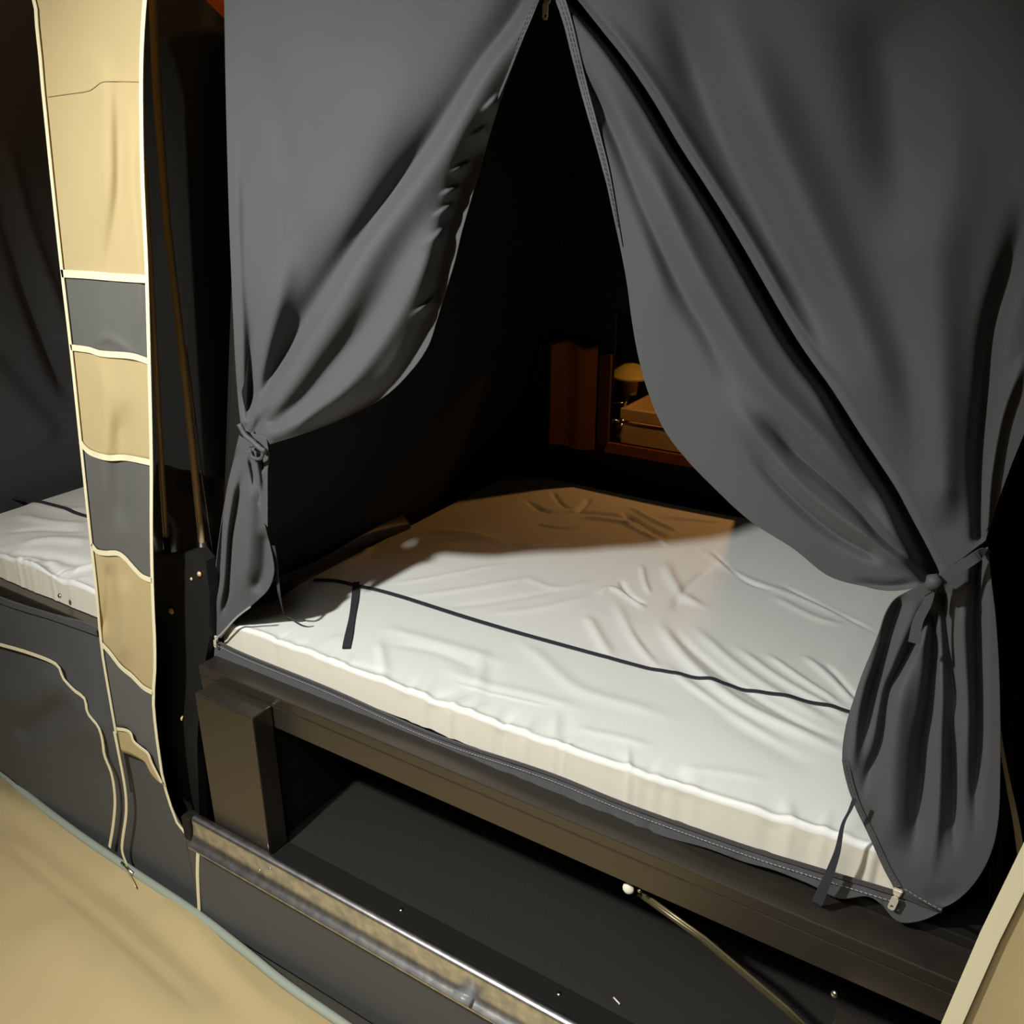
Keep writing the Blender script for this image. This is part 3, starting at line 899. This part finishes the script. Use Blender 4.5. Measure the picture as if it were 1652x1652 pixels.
# ================================================================== OUTER CANVAS
og = [(300, -60), (364, -60), (364, 32), (356, 24), (330, -2)]
pts = PY(np.array([a for a, b in og], float), np.array([b for a, b in og], float), 1.40)
bm = bmesh.new()
va = [bm.verts.new(p) for p in pts]; vb = [bm.verts.new(p + np.array([0, 0.004, 0])) for p in pts]
bm.faces.new(va); bm.faces.new(vb[::-1])
for j in range(len(va)): bm.faces.new((va[j], va[(j + 1) % len(va)], vb[(j + 1) % len(va)], vb[j]))
bmesh.ops.recalc_face_normals(bm, faces=bm.faces[:])
tag(frombm('outer_canvas', bm, ORANGE), 'bright orange corner of outer tent canvas above the dark gap', 'canvas')

# ================================================================== CURTAINS
YC = 1.085
# ---- left curtain
lc = empty('bedroom_curtain', (-1.25, YC, 0.75), 'charcoal left curtain tied back against the bronze poles', 'curtain')
CLU = [
    ('g', [(800, 60), (740, 150), (650, 290), (565, 405), (500, 500), (450, 590), (412, 670)], (16, 24), -0.012, 0.45, 0.0),
    ('f+', [(880, -60), (862, 10), (834, 56), (785, 121), (720, 229), (654, 320), (589, 412), (523, 523), (470, 600), (430, 660), (408, 695)], (34, 52), 0.034, 0.10, 0.06),
    ('g', [(640, 420), (585, 520), (534, 588), (483, 649), (430, 690)], (28, 14), -0.016, 0.55, 0.05),
    ('g', [(720, 330), (670, 450), (620, 545), (559, 624), (483, 682), (415, 712)], (26, 14), 0.020, 0.3, 0.05),
    ('g', [(812, 165), (775, 250), (742, 340), (722, 420), (700, 510), (640, 618), (560, 672), (480, 702)], (22, 20), -0.034, 0.15, 0.1),
    ('g', [(430, 60), (450, 200), (466, 330), (472, 440)], (30, 16), -0.009, 0.4, 0.3),
    ('g', [(425, 100), (440, 230), (452, 330), (456, 470)], (22, 14), 0.005, 0.4, 0.3),
    ('g', [(398, 430), (408, 520), (404, 600), (402, 690)], (14, 8), -0.008, 0.5, 0.0),
    ('g', [(470, 380), (445, 500), (425, 600), (405, 690)], (24, 8), 0.014, 0.4, 0.0),
    ('g', [(500, 440), (470, 560), (432, 650), (408, 695)], (28, 8), -0.007, 0.6, 0.0),
    ('g', [(560, 60), (590, 200), (560, 330), (500, 450)], (70, 40), 0.014, 0.4, 0.3),
    ('g', [(380, 200), (384, 400), (392, 560), (396, 680)], (10, 7), 0.007, 0.3, 0.0),
    # puckers along the zip hem
    ('s-', [(748, 226), (770, 214), (792, 198)], 16, 0.007, 0.5, 0.4), ('s-', [(722, 282), (745, 268), (768, 256)], 14, 0.007, 0.5, 0.4),
    ('s-', [(704, 318), (730, 306), (752, 296)], 15, 0.008, 0.5, 0.4), ('s-', [(692, 354), (715, 340), (740, 322)], 15, 0.007, 0.5, 0.4),
    ('s-', [(672, 402), (700, 384), (724, 362)], 18, 0.008, 0.5, 0.4), ('s-', [(772, 184), (790, 168), (806, 150)], 14, 0.006, 0.5, 0.4),
    ('s-', [(656, 515), (685, 495), (710, 470)], 18, 0.007, 0.5, 0.4),
]
UL = [(355, -260), (360, -60), (362, 0), (364, 120), (367, 250), (371, 380), (376, 500), (381, 600), (387, 670), (394, 706)]
UR = [(887, -260), (886, -60), (883, -22), (868, 6), (845, 62), (822, 120), (808, 160), (788, 225), (765, 305), (745, 375), (733, 425), (716, 480), (704, 520), (690, 560), (662, 600), (620, 640), (560, 672), (500, 696), (450, 712), (412, 724)]
U, V = span(UL, UR, 380, 300)
d = creases(U, V, CLU)
d += 0.0015 * np.sin(U * 0.05 + V * 0.01)
grid('upper_drape', PY(U, V, YC - d), CURT, lc, 0.0012)
CLL = [('g', [(384, 720), (371, 771), (361, 839), (356, 916), (351, 975)], 6, -0.016, 0.1, 0.2),
       ('g', [(392, 760), (382, 820), (374, 865), (369, 941), (366, 963), (357, 1002)], 5, -0.018, 0.2, 0.2),
       ('g', [(404, 760), (402, 840), (396, 920), (385, 980)], 14, 0.014, 0.2, 0.3),
       ('g', [(376, 760), (366, 850), (360, 930), (352, 1000)], 5, 0.008, 0.1, 0.2),
       ('g', [(432, 850), (428, 920), (410, 960)], 12, -0.015, 0.2, 0.2)]
LL = [(386, 702), (377, 740), (366, 790), (356, 850), (347, 920), (340, 975), (337, 1005), (341, 1022), (349, 1031)]
LR = [(410, 722), (412, 760), (420, 815), (431, 860), (440, 900), (442, 925), (432, 952), (405, 978), (380, 1000), (357, 1029)]
U, V = span(LL, LR, 190, 70)
d = creases(U, V, CLL)
grid('lower_drape', PY(U, V, YC - 0.004 - d), CURT, lc, 0.0012)
# knot and loops at the tie
kn = PY(np.array([386., 396., 408., 418., 428.]), np.array([684., 702., 712., 722., 728.]), YC - 0.03)
tube('tie_band', resample(kn.tolist(), 16).tolist(), 0.005, HEM, lc, 8)
U, V = span([(392, 694), (396, 735), (402, 765), (412, 800), (424, 840)], [(430, 706), (434, 735), (432, 762), (432, 800), (432, 850)], 60, 30)
d = creases(U, V, [('g', [(408, 715), (414, 750), (420, 800)], 5, 0.010, 0.2, 0.3), ('g', [(402, 735), (410, 770), (418, 820)], 4, -0.012, 0.2, 0.3), ('g', [(420, 728), (426, 762)], 4, -0.010, 0.3, 0.3)])
grid('gathered_tail', PY(U, V, YC - 0.014 - d), CURT, lc, 0.0012)
lp = PY(np.array([404., 416., 424., 420., 408., 403.]), np.array([720., 718., 730., 740., 738., 726.]), YC - 0.030)
tube('tie_loop', resample(lp.tolist(), 24).tolist(), 0.0035, HEM, lc, 8)
# loose cord hanging on the sheet
cd1 = PY(np.array([441., 445., 448., 452.]), np.array([880., 905., 935., 965.]), 1.10)
cd2 = PZ(np.array([458., 470., 482., 493.]), np.array([988., 998., 1002., 1001.]), ZT + 0.02)
ribbon('loose_cord', resample(np.vstack([cd1, cd2]).tolist(), 50), np.linspace(0.008, 0.0035, 50), STRAP, lc, (0.2, -1, 0.3), 0.001)
# hem tapes
hp = resample([(884, -24), (870, 4), (846, 60), (823, 118), (808, 155), (800, 182)], 60)
dd = creases(hp[:, 0], hp[:, 1], CLU)
P = PY(hp[:, 0] - 4, hp[:, 1], YC - dd)
tp_ = ribbon('hem_tape', P, np.interp(np.linspace(0, 1, 60), [0, 0.85, 1], [0.009, 0.008, 0.001]), HEM, lc, (-0.2, -1, 0), 0.002)
stitches('hem_stitching', P[:54] + np.array([0.0018, 0, 0]), THREAD, tp_, (-0.2, -1, 0), 0.0036)
stitches('hem_stitching', P[:54] + np.array([-0.0022, 0, 0]), THREAD, tp_, (-0.2, -1, 0), 0.0036)
hp = resample([(405, 978), (382, 996), (360, 1020), (350, 1029)], 24)
P = PY(hp[:, 0], hp[:, 1], 1.07 * np.ones(24))
tp_ = ribbon('hem_tape', P, 0.004, THREAD, lc, (0, -1, 0), 0.002)


def zip_pull(px, py, y, s, label, rot=0.0):
    p = PY(np.array([float(px)]), np.array([float(py)]), y)[0]
    e = empty('zip_pull', p, label, 'zip pull', 'zip pulls of the curtain opening')
    bm = bmesh.new()
    # slider body
    bmesh.ops.create_cube(bm, size=1)
    for v in bm.verts: v.co = Vector((v.co.x * 0.011 * s * (1.2 if v.co.z > 0 else 0.8), v.co.y * 0.006 * s, v.co.z * 0.012 * s))
    bmesh.ops.bevel(bm, geom=bm.edges[:], offset=0.0015 * s, segments=2, affect='EDGES')
    bm.transform(Matrix.Translation(Vector(p)))
    frombm('slider', bm, ZIPM, e, False)
    bm = bmesh.new()
    # plate with a hole: ring outline extruded
    n = 28; outer = []; inner = []
    for j in range(n):
        a = 2 * math.pi * j / n
        cx, cz = math.cos(a), math.sin(a)
        outer.append((0.0048 * s * np.sign(cx) * min(1, abs(cx) * 1.35), -0.016 * s + 0.012 * s * np.sign(cz) * min(1, abs(cz) * 1.1)))
        inner.append((0.0024 * s * cx, -0.022 * s + 0.0028 * s * cz))
    rings = []
    for yy in (-0.0045 * s, -0.0065 * s):
        rings.append(([bm.verts.new((a, yy, b)) for a, b in outer], [bm.verts.new((a, yy, b)) for a, b in inner]))
    for j in range(n):
        k = (j + 1) % n
        bm.faces.new((rings[0][0][j], rings[0][0][k], rings[0][1][k], rings[0][1][j]))
        bm.faces.new((rings[1][0][k], rings[1][0][j], rings[1][1][j], rings[1][1][k]))
        bm.faces.new((rings[0][0][k], rings[0][0][j], rings[1][0][j], rings[1][0][k]))
        bm.faces.new((rings[0][1][j], rings[0][1][k], rings[1][1][k], rings[1][1][j]))
    bmesh.ops.recalc_face_normals(bm, faces=bm.faces[:])
    bm.transform(Matrix.Translation(Vector(p)) @ Matrix.Rotation(rot, 4, 'Y'))
    frombm('pull_plate', bm, ZIPM, e)
    return e


zip_pull(883, 0, YC - 0.008, 0.8, 'silver zip pull at the peak where the two curtains meet')
zip_pull(349, 1029, YC - 0.012, 0.8, 'silver zip pull at the left front corner of the mattress', 0.1)
zip_pull(1448, 1440, YC - 0.012, 1.0, 'silver zip pull at the right foot of the curtain opening', 0.15)

# ---- right curtain
rc = empty('bedroom_curtain', (0.1, YC, 0.75), 'wide charcoal right curtain gathered by a cloth band', 'curtain')
CRU = [
    ('g', [(960, 60), (1020, 150), (1070, 240), (1120, 320), (1170, 400), (1240, 520), (1310, 630), (1390, 760), (1450, 860)], (26, 30), -0.018, 0.2, 0.1),
    ('g', [(905, -30), (925, 3), (991, 82), (1043, 157), (1089, 235), (1138, 311), (1187, 392), (1262, 523), (1300, 581), (1337, 630), (1373, 690), (1421, 763), (1446, 804), (1470, 853), (1506, 925)], (7, 15), -0.100, 0.05, 0.0),
    ('g', [(940, -10), (1010, 80), (1064, 157), (1112, 235), (1160, 311), (1212, 392), (1290, 530), (1350, 620)], (14, 12), 0.012, 0.2, 0.3),
    ('g', [(1060, -100), (1089, 0), (1131, 131), (1171, 229), (1236, 360), (1318, 507), (1380, 640)], (44, 34), -0.040, 0.3, 0.25),
    ('g', [(1150, -40), (1220, 160), (1290, 320), (1350, 460), (1420, 620), (1480, 780)], (60, 40), 0.032, 0.3, 0.25),
    ('g', [(930, 90), (958, 147), (1004, 245), (1056, 376), (1105, 474), (1144, 540), (1190, 630), (1232, 680)], (10, 22), -0.017, 0.15, 0.3),
    ('g', [(1215, 660), (1252, 695), (1288, 734), (1349, 787), (1388, 826), (1421, 865), (1463, 901), (1500, 932)], (12, 8), -0.026, 0.25, 0.0),
    ('g', [(1020, 200), (1085, 350), (1150, 480), (1240, 620), (1340, 720), (1430, 830)], (18, 18), 0.014, 0.2, 0.2),
    ('g', [(990, 180), (1030, 300), (1060, 440), (1090, 560)], (14, 24), 0.006, 0.3, 0.3),
    ('g', [(1160, 600), (1230, 720), (1320, 810), (1420, 880), (1490, 925)], (18, 10), 0.014, 0.3, 0.1),
    ('g', [(1190, 680), (1260, 780), (1340, 855), (1430, 905)], (16, 10), -0.016, 0.3, 0.1),
    ('g', [(1660, 300), (1639, 400), (1603, 521), (1591, 618), (1579, 739), (1579, 865)], (22, 10), -0.024, 0.3, 0.0),
    ('g', [(1660, 560), (1620, 660), (1600, 760), (1592, 850)], (10, 6), 0.014, 0.3, 0.0),
    ('g', [(1500, 100), (1510, 400), (1520, 640), (1520, 860)], (70, 24), 0.022, 0.4, 0.1),
    ('g', [(1430, -60), (1450, 200), (1500, 420)], (70, 60), -0.030, 0.3, 0.4),
    ('g', [(1370, 935), (1430, 945), (1490, 938)], 7, -0.007, 0.4, 0.3),
]
UL2 = [(887, -260), (886, -60), (887, -22), (899, 0), (913, 40), (925, 90), (940, 150), (958, 215), (975, 280), (990, 350), (1003, 410), (1012, 460), (1020, 520), (1030, 575), (1045, 630), (1070, 690), (1105, 738), (1150, 785), (1210, 840), (1280, 885), (1335, 928), (1390, 945), (1440, 953), (1498, 944)]
UR2 = [(1760, -260), (1755, 0), (1745, 300), (1722, 480), (1690, 590), (1660, 680), (1632, 750), (1608, 815), (1590, 872)]
U, V = span(UL2, UR2, 400, 460)
d = creases(U, V, CRU) + 0.0015 * np.sin(U * 0.04 - V * 0.013)
grid('upper_drape', PY(U, V, YC - d), CURT, rc, 0.0012)
CRL = [('g', [(1462, 955), (1450, 978), (1431, 1034), (1417, 1083), (1407, 1119), (1397, 1180), (1392, 1230)], 12, -0.028, 0.1, 0.45),
       ('g', [(1440, 990), (1415, 1060), (1390, 1130), (1378, 1200), (1376, 1260)], 9, 0.010, 0.2, 0.2),
       ('g', [(1500, 965), (1494, 988), (1470, 1041), (1450, 1083), (1433, 1119), (1421, 1198), (1402, 1247), (1388, 1300)], 9, -0.030, 0.1, 0.4),
       ('g', [(1508, 960), (1506, 998), (1506, 1070), (1499, 1143), (1489, 1198), (1484, 1271), (1477, 1344), (1465, 1411)], (9, 16), -0.040, 0.1, 0.45),
       ('g', [(1512, 945), (1521, 961), (1530, 1046), (1540, 1120), (1552, 1190)], (9, 14), -0.038, 0.1, 0.5),
       ('g', [(1530, 1120), (1536, 1200), (1538, 1295), (1540, 1392)], 10, -0.026, 0.4, 0.5),
       ('g', [(1580, 885), (1577, 940), (1576, 1022), (1579, 1167), (1574, 1271), (1574, 1368)], 9, -0.034, 0.05, 0.5),
       ('g', [(1470, 1050), (1450, 1150), (1440, 1260), (1440, 1380)], 20, 0.014, 0.3, 0.2),
       ('g', [(1552, 940), (1555, 1050), (1560, 1180), (1560, 1300)], 12, 0.012, 0.2, 0.3),
       ('g', [(1516, 1030), (1518, 1180), (1512, 1330), (1500, 1430)], 9, 0.012, 0.2, 0.3),
       ('g', [(1480, 1438), (1520, 1450), (1560, 1430)], 16, -0.005, 0.4, 0.4)]
LL2 = [(1488, 942), (1462, 955), (1442, 968), (1428, 990), (1418, 1020), (1404, 1055), (1390, 1090), (1377, 1130), (1366, 1165), (1360, 1200), (1359, 1228), (1364, 1255), (1372, 1282), (1385, 1312), (1405, 1355), (1425, 1400), (1440, 1428), (1447, 1445)]
LR2 = [(1594, 882), (1600, 940), (1607, 1000), (1612, 1080), (1614, 1160), (1614, 1240), (1612, 1310), (1604, 1360), (1588, 1400), (1566, 1432), (1540, 1455), (1515, 1465), (1490, 1460), (1460, 1450)]
U, V = span(LL2, LR2, 260, 170)
d = creases(U, V, CRL)
grid('lower_drape', PY(U, V, YC - 0.006 - d), CURT, rc, 0.0012)
# tie band: round the gathered cloth from the knot up to the right edge
bd = PY(np.array([1478., 1500., 1520., 1550., 1575., 1588., 1589.]), np.array([958., 945., 934., 914., 897., 889., 889.]), YC + np.array([-.035, -.035, -.033, -.030, -.026, -.012, .02]))
ribbon('tie_band', resample(bd.tolist(), 30), 0.012, HEM, rc, (0, -1, 0), 0.004, 0.003)
tl = PY(np.array([1504., 1497., 1482., 1475.]), np.array([944., 970., 1000., 1035.]), YC - 0.034)
ribbon('tie_tail', resample(tl.tolist(), 20), np.linspace(0.009, 0.013, 20), CURT, rc, (0, -1, 0), 0.004, 0.002)
kb = PY(np.array([1498., 1508., 1516.]), np.array([948., 938., 932.]), YC - 0.045)
tube('tie_knot', kb.tolist(), [0.006, 0.011, 0.006], HEM, rc, 10)
sd = PY(np.array([1379., 1372., 1360., 1352., 1342., 1332., 1318.]), np.array([1288., 1305., 1330., 1370., 1400., 1425., 1456.]), YC - 0.035)
ribbon('loose_ribbon', resample(sd.tolist(), 40), np.interp(np.linspace(0, 1, 40), [0, 0.15, 0.35, 0.7, 1], [0.006, 0.0035, 0.006, 0.012, 0.015]), STRAP, rc, (0, -1, 0), 0.002)
hp = resample([(889, -20), (900, 0), (913, 40), (925, 90), (940, 150), (958, 215), (975, 280), (990, 350), (1000, 398)], 90)
dd = creases(hp[:, 0] + 5, hp[:, 1], CRU)
P = PY(hp[:, 0] + 5, hp[:, 1], YC - dd)
tp_ = ribbon('hem_tape', P, np.interp(np.linspace(0, 1, 90), [0, 0.7, 1], [0.013, 0.009, 0.0005]), HEM, rc, (0, -1, 0), 0.002)
stitches('hem_stitching', P[:84] + np.array([0.003, 0, 0]) * np.linspace(1, 0.2, 84)[:, None], THREAD, tp_, (0, -1, 0), 0.0036)
stitches('hem_stitching', P[:84] + np.array([-0.002, 0, 0]) * np.linspace(1, 0.2, 84)[:, None], THREAD, tp_, (0, -1, 0), 0.0036)
hp = resample([(1362, 1225), (1370, 1262), (1383, 1300), (1405, 1345), (1428, 1395), (1448, 1430)], 50)
P = PY(hp[:, 0] + 2, hp[:, 1], YC - 0.007 - creases(hp[:, 0] + 4, hp[:, 1], CRL))
tp_ = ribbon('hem_tape', P, 0.009, HEM, rc, (0, -1, 0), 0.002)
stitches('hem_stitching', P, THREAD, tp_, (0, -1, 0), 0.0036)
hp = resample([(1460, 1430), (1490, 1448), (1520, 1464)], 20)
P = PY(hp[:, 0], hp[:, 1], YC - 0.03 * np.ones(20))
tp_ = ribbon('hem_tape', P, 0.008, HEM, rc, (0, -1, 0), 0.004)
stitches('hem_stitching', P, THREAD, tp_, (0, -1, 0), 0.0058)

# ---- fabric threshold under the mattress
th = empty('curtain_threshold', (-0.75, YC, 0.70), 'charcoal cloth strip with stitched zip edge along the front of the main mattress', 'cloth strip')
top = resample([(347, 1031), (400, 1056), (534, 1110), (700, 1183), (850, 1233), (909, 1254), (1018, 1298), (1200, 1362), (1309, 1396), (1442, 1436), (1480, 1450), (1520, 1466)], 300)
bot = resample([(346, 1058), (356, 1064), (400, 1083), (534, 1139), (620, 1175), (700, 1207), (848, 1266), (930, 1298), (1018, 1330), (1080, 1352), (1140, 1368), (1200, 1390), (1250, 1404), (1310, 1428), (1335, 1442), (1360, 1450), (1400, 1446), (1425, 1462), (1440, 1480), (1458, 1489), (1490, 1484), (1521, 1470)], 300)
u = np.linspace(0, 1, 26)[:, None]
U = top[None, :, 0] * (1 - u) + bot[None, :, 0] * u
V = top[None, :, 1] * (1 - u) + bot[None, :, 1] * u
rs = np.random.RandomState(2)
d = 0.004 * u + 0 * U
for k in range(70):
    c = rs.uniform(350, 1450); d = d + rs.uniform(-1, 1) * 0.0022 * np.clip((c - 300) / 600, 0.1, 1.5) * np.exp(-((U - c + rs.uniform(-20, 20) * u) / rs.uniform(4, 14)) ** 2) * u
grid('strip_cloth', PY(U, V, YC - 0.004 - d), CURT, th, 0.0012)
tp = PY(top[:, 0], top[:, 1] + 2.5, (YC - 0.008) * np.ones(300))
ribbon('zip_tape', tp, np.linspace(0.004, 0.009, 300), mat('dark_zip_tape', (0.07, 0.065, 0.07), 0.5), th, (0, -1, 0), 0.002)
tp = PY(top[:, 0], top[:, 1] + np.interp(top[:, 0], [350, 800, 1450], [7, 10, 17]), (YC - 0.010) * np.ones(300))
stitches('strip_stitching', tp[:283], THREAD, th, (0, -1, 0), 0.0035, wd=0.001)

# ---- left bedroom: side wall cloth, leaning like the tent
n0 = np.array([1.0, -0.08, -0.22]); n0 /= np.linalg.norm(n0)
O0 = np.array([-2.55, 1.27, 0.80])
yy = np.linspace(0.95, 2.32, 150)[None, :]; zz = np.linspace(0.73, 2.3, 170)[:, None]
Y = yy + 0 * zz; Z = zz + 0 * yy
X = -2.565 + 0.05 * (Y - 1.2) + 0.20 * (Z - 0.8)
Ppx = np.stack([X, Y, Z], -1)
q = (Ppx - C0) @ R.T
UU = 826 + FPX * q[..., 0] / -q[..., 2]; VV = 826 - FPX * q[..., 1] / -q[..., 2]
dW = creases(UU, VV, [('g', [(-30, 200), (10, 350), (50, 470), (90, 590), (130, 660)], 14, -0.030, 0.2, 0.1),
                      ('g', [(0, 200), (30, 330), (75, 460), (130, 590)], 14, 0.022, 0.2, 0.1),
                      ('g', [(20, 420), (60, 520), (100, 600), (140, 640)], 8, -0.018, 0.2, 0.1),
                      ('g', [(-40, 560), (30, 640), (100, 720)], 25, 0.015, 0.2, 0.2),
                      ('g', [(-60, 480), (0, 560), (60, 640), (130, 720)], 20, -0.012, 0.2, 0.2)])
tag(grid('bedroom_curtain', Ppx + dW[..., None] * np.array([1.0, 0, 0]), CURT, None, 0.001),
    'charcoal cloth wall with diagonal folds beside the left mattress', 'curtain')
struct(box('wall_left_bedroom', (-2.5, 2.33, 0.5), (-1.5, 2.34, 2.3), BLACKF, bev=0))

# ================================================================== RIGHT SIDE
# tan flap close to the camera
fl = empty('door_flap', (0.3, 0.75, 0.0), 'tan canvas door flap with pale taped edge in the lower right corner', 'tent flap')
zz = np.linspace(0.0, 1.75, 120)[:, None]; uu = np.linspace(0, 1, 80)[None, :]
ed = PY(np.array([1658., 1584., 1518.]), np.array([1348., 1500., 1654.]), 0.75)
ex_ = np.interp(zz[:, 0], [0.0, ed[2][2], ed[1][2], ed[0][2], 1.75], [ed[2][0] - 0.09, ed[2][0], ed[1][0], ed[0][0], ed[0][0] + 0.09])
X = ex_[:, None] + uu * 0.7; Z = zz + 0 * uu
Y = 0.75 + 0.10 * uu * 0 + 0.018 * np.sin(uu * 16 + Z * 2.0) * np.clip(uu * 5, 0, 1)
grid('flap_canvas', np.stack([X, Y, Z], -1), TAN, fl, 0.001)
e3 = np.stack([ex_, np.full(120, 0.747), zz[:, 0]], -1)
ribbon('edge_tape', e3 + np.array([0.007, 0, 0]), 0.016, CREAM, fl, (0, -1, 0), 0.002)
q = resample([(1610, 1150), (1616, 1205), (1626, 1260), (1640, 1330), (1650, 1400)], 20)
P = PY(q[:, 0], q[:, 1], 1.2 * np.ones(20))
tag(ribbon('webbing_strap', P, np.linspace(0.003, 0.010, 20), TAN, None, (0, -1, 0), 0.001),
    'narrow tan webbing strap hanging right of the gathered right curtain', 'strap')
# black side board behind the right curtain
tag(box('side_board', (0.13, 1.12, 0.336), (0.16, 2.3, 0.80), BLKPLAIN, None, 0.002), 'black trailer side board behind the right curtain foot', 'board')
struct(grid('wall_outer', np.stack([np.stack([np.full(20, 0.30) + 0.1 * np.sin(np.linspace(0, 3, 20)) * 0, np.linspace(1.18, 3.0, 20), np.full(20, z)], -1) for z in np.linspace(0, 2.7, 20)]), DKBROWN))
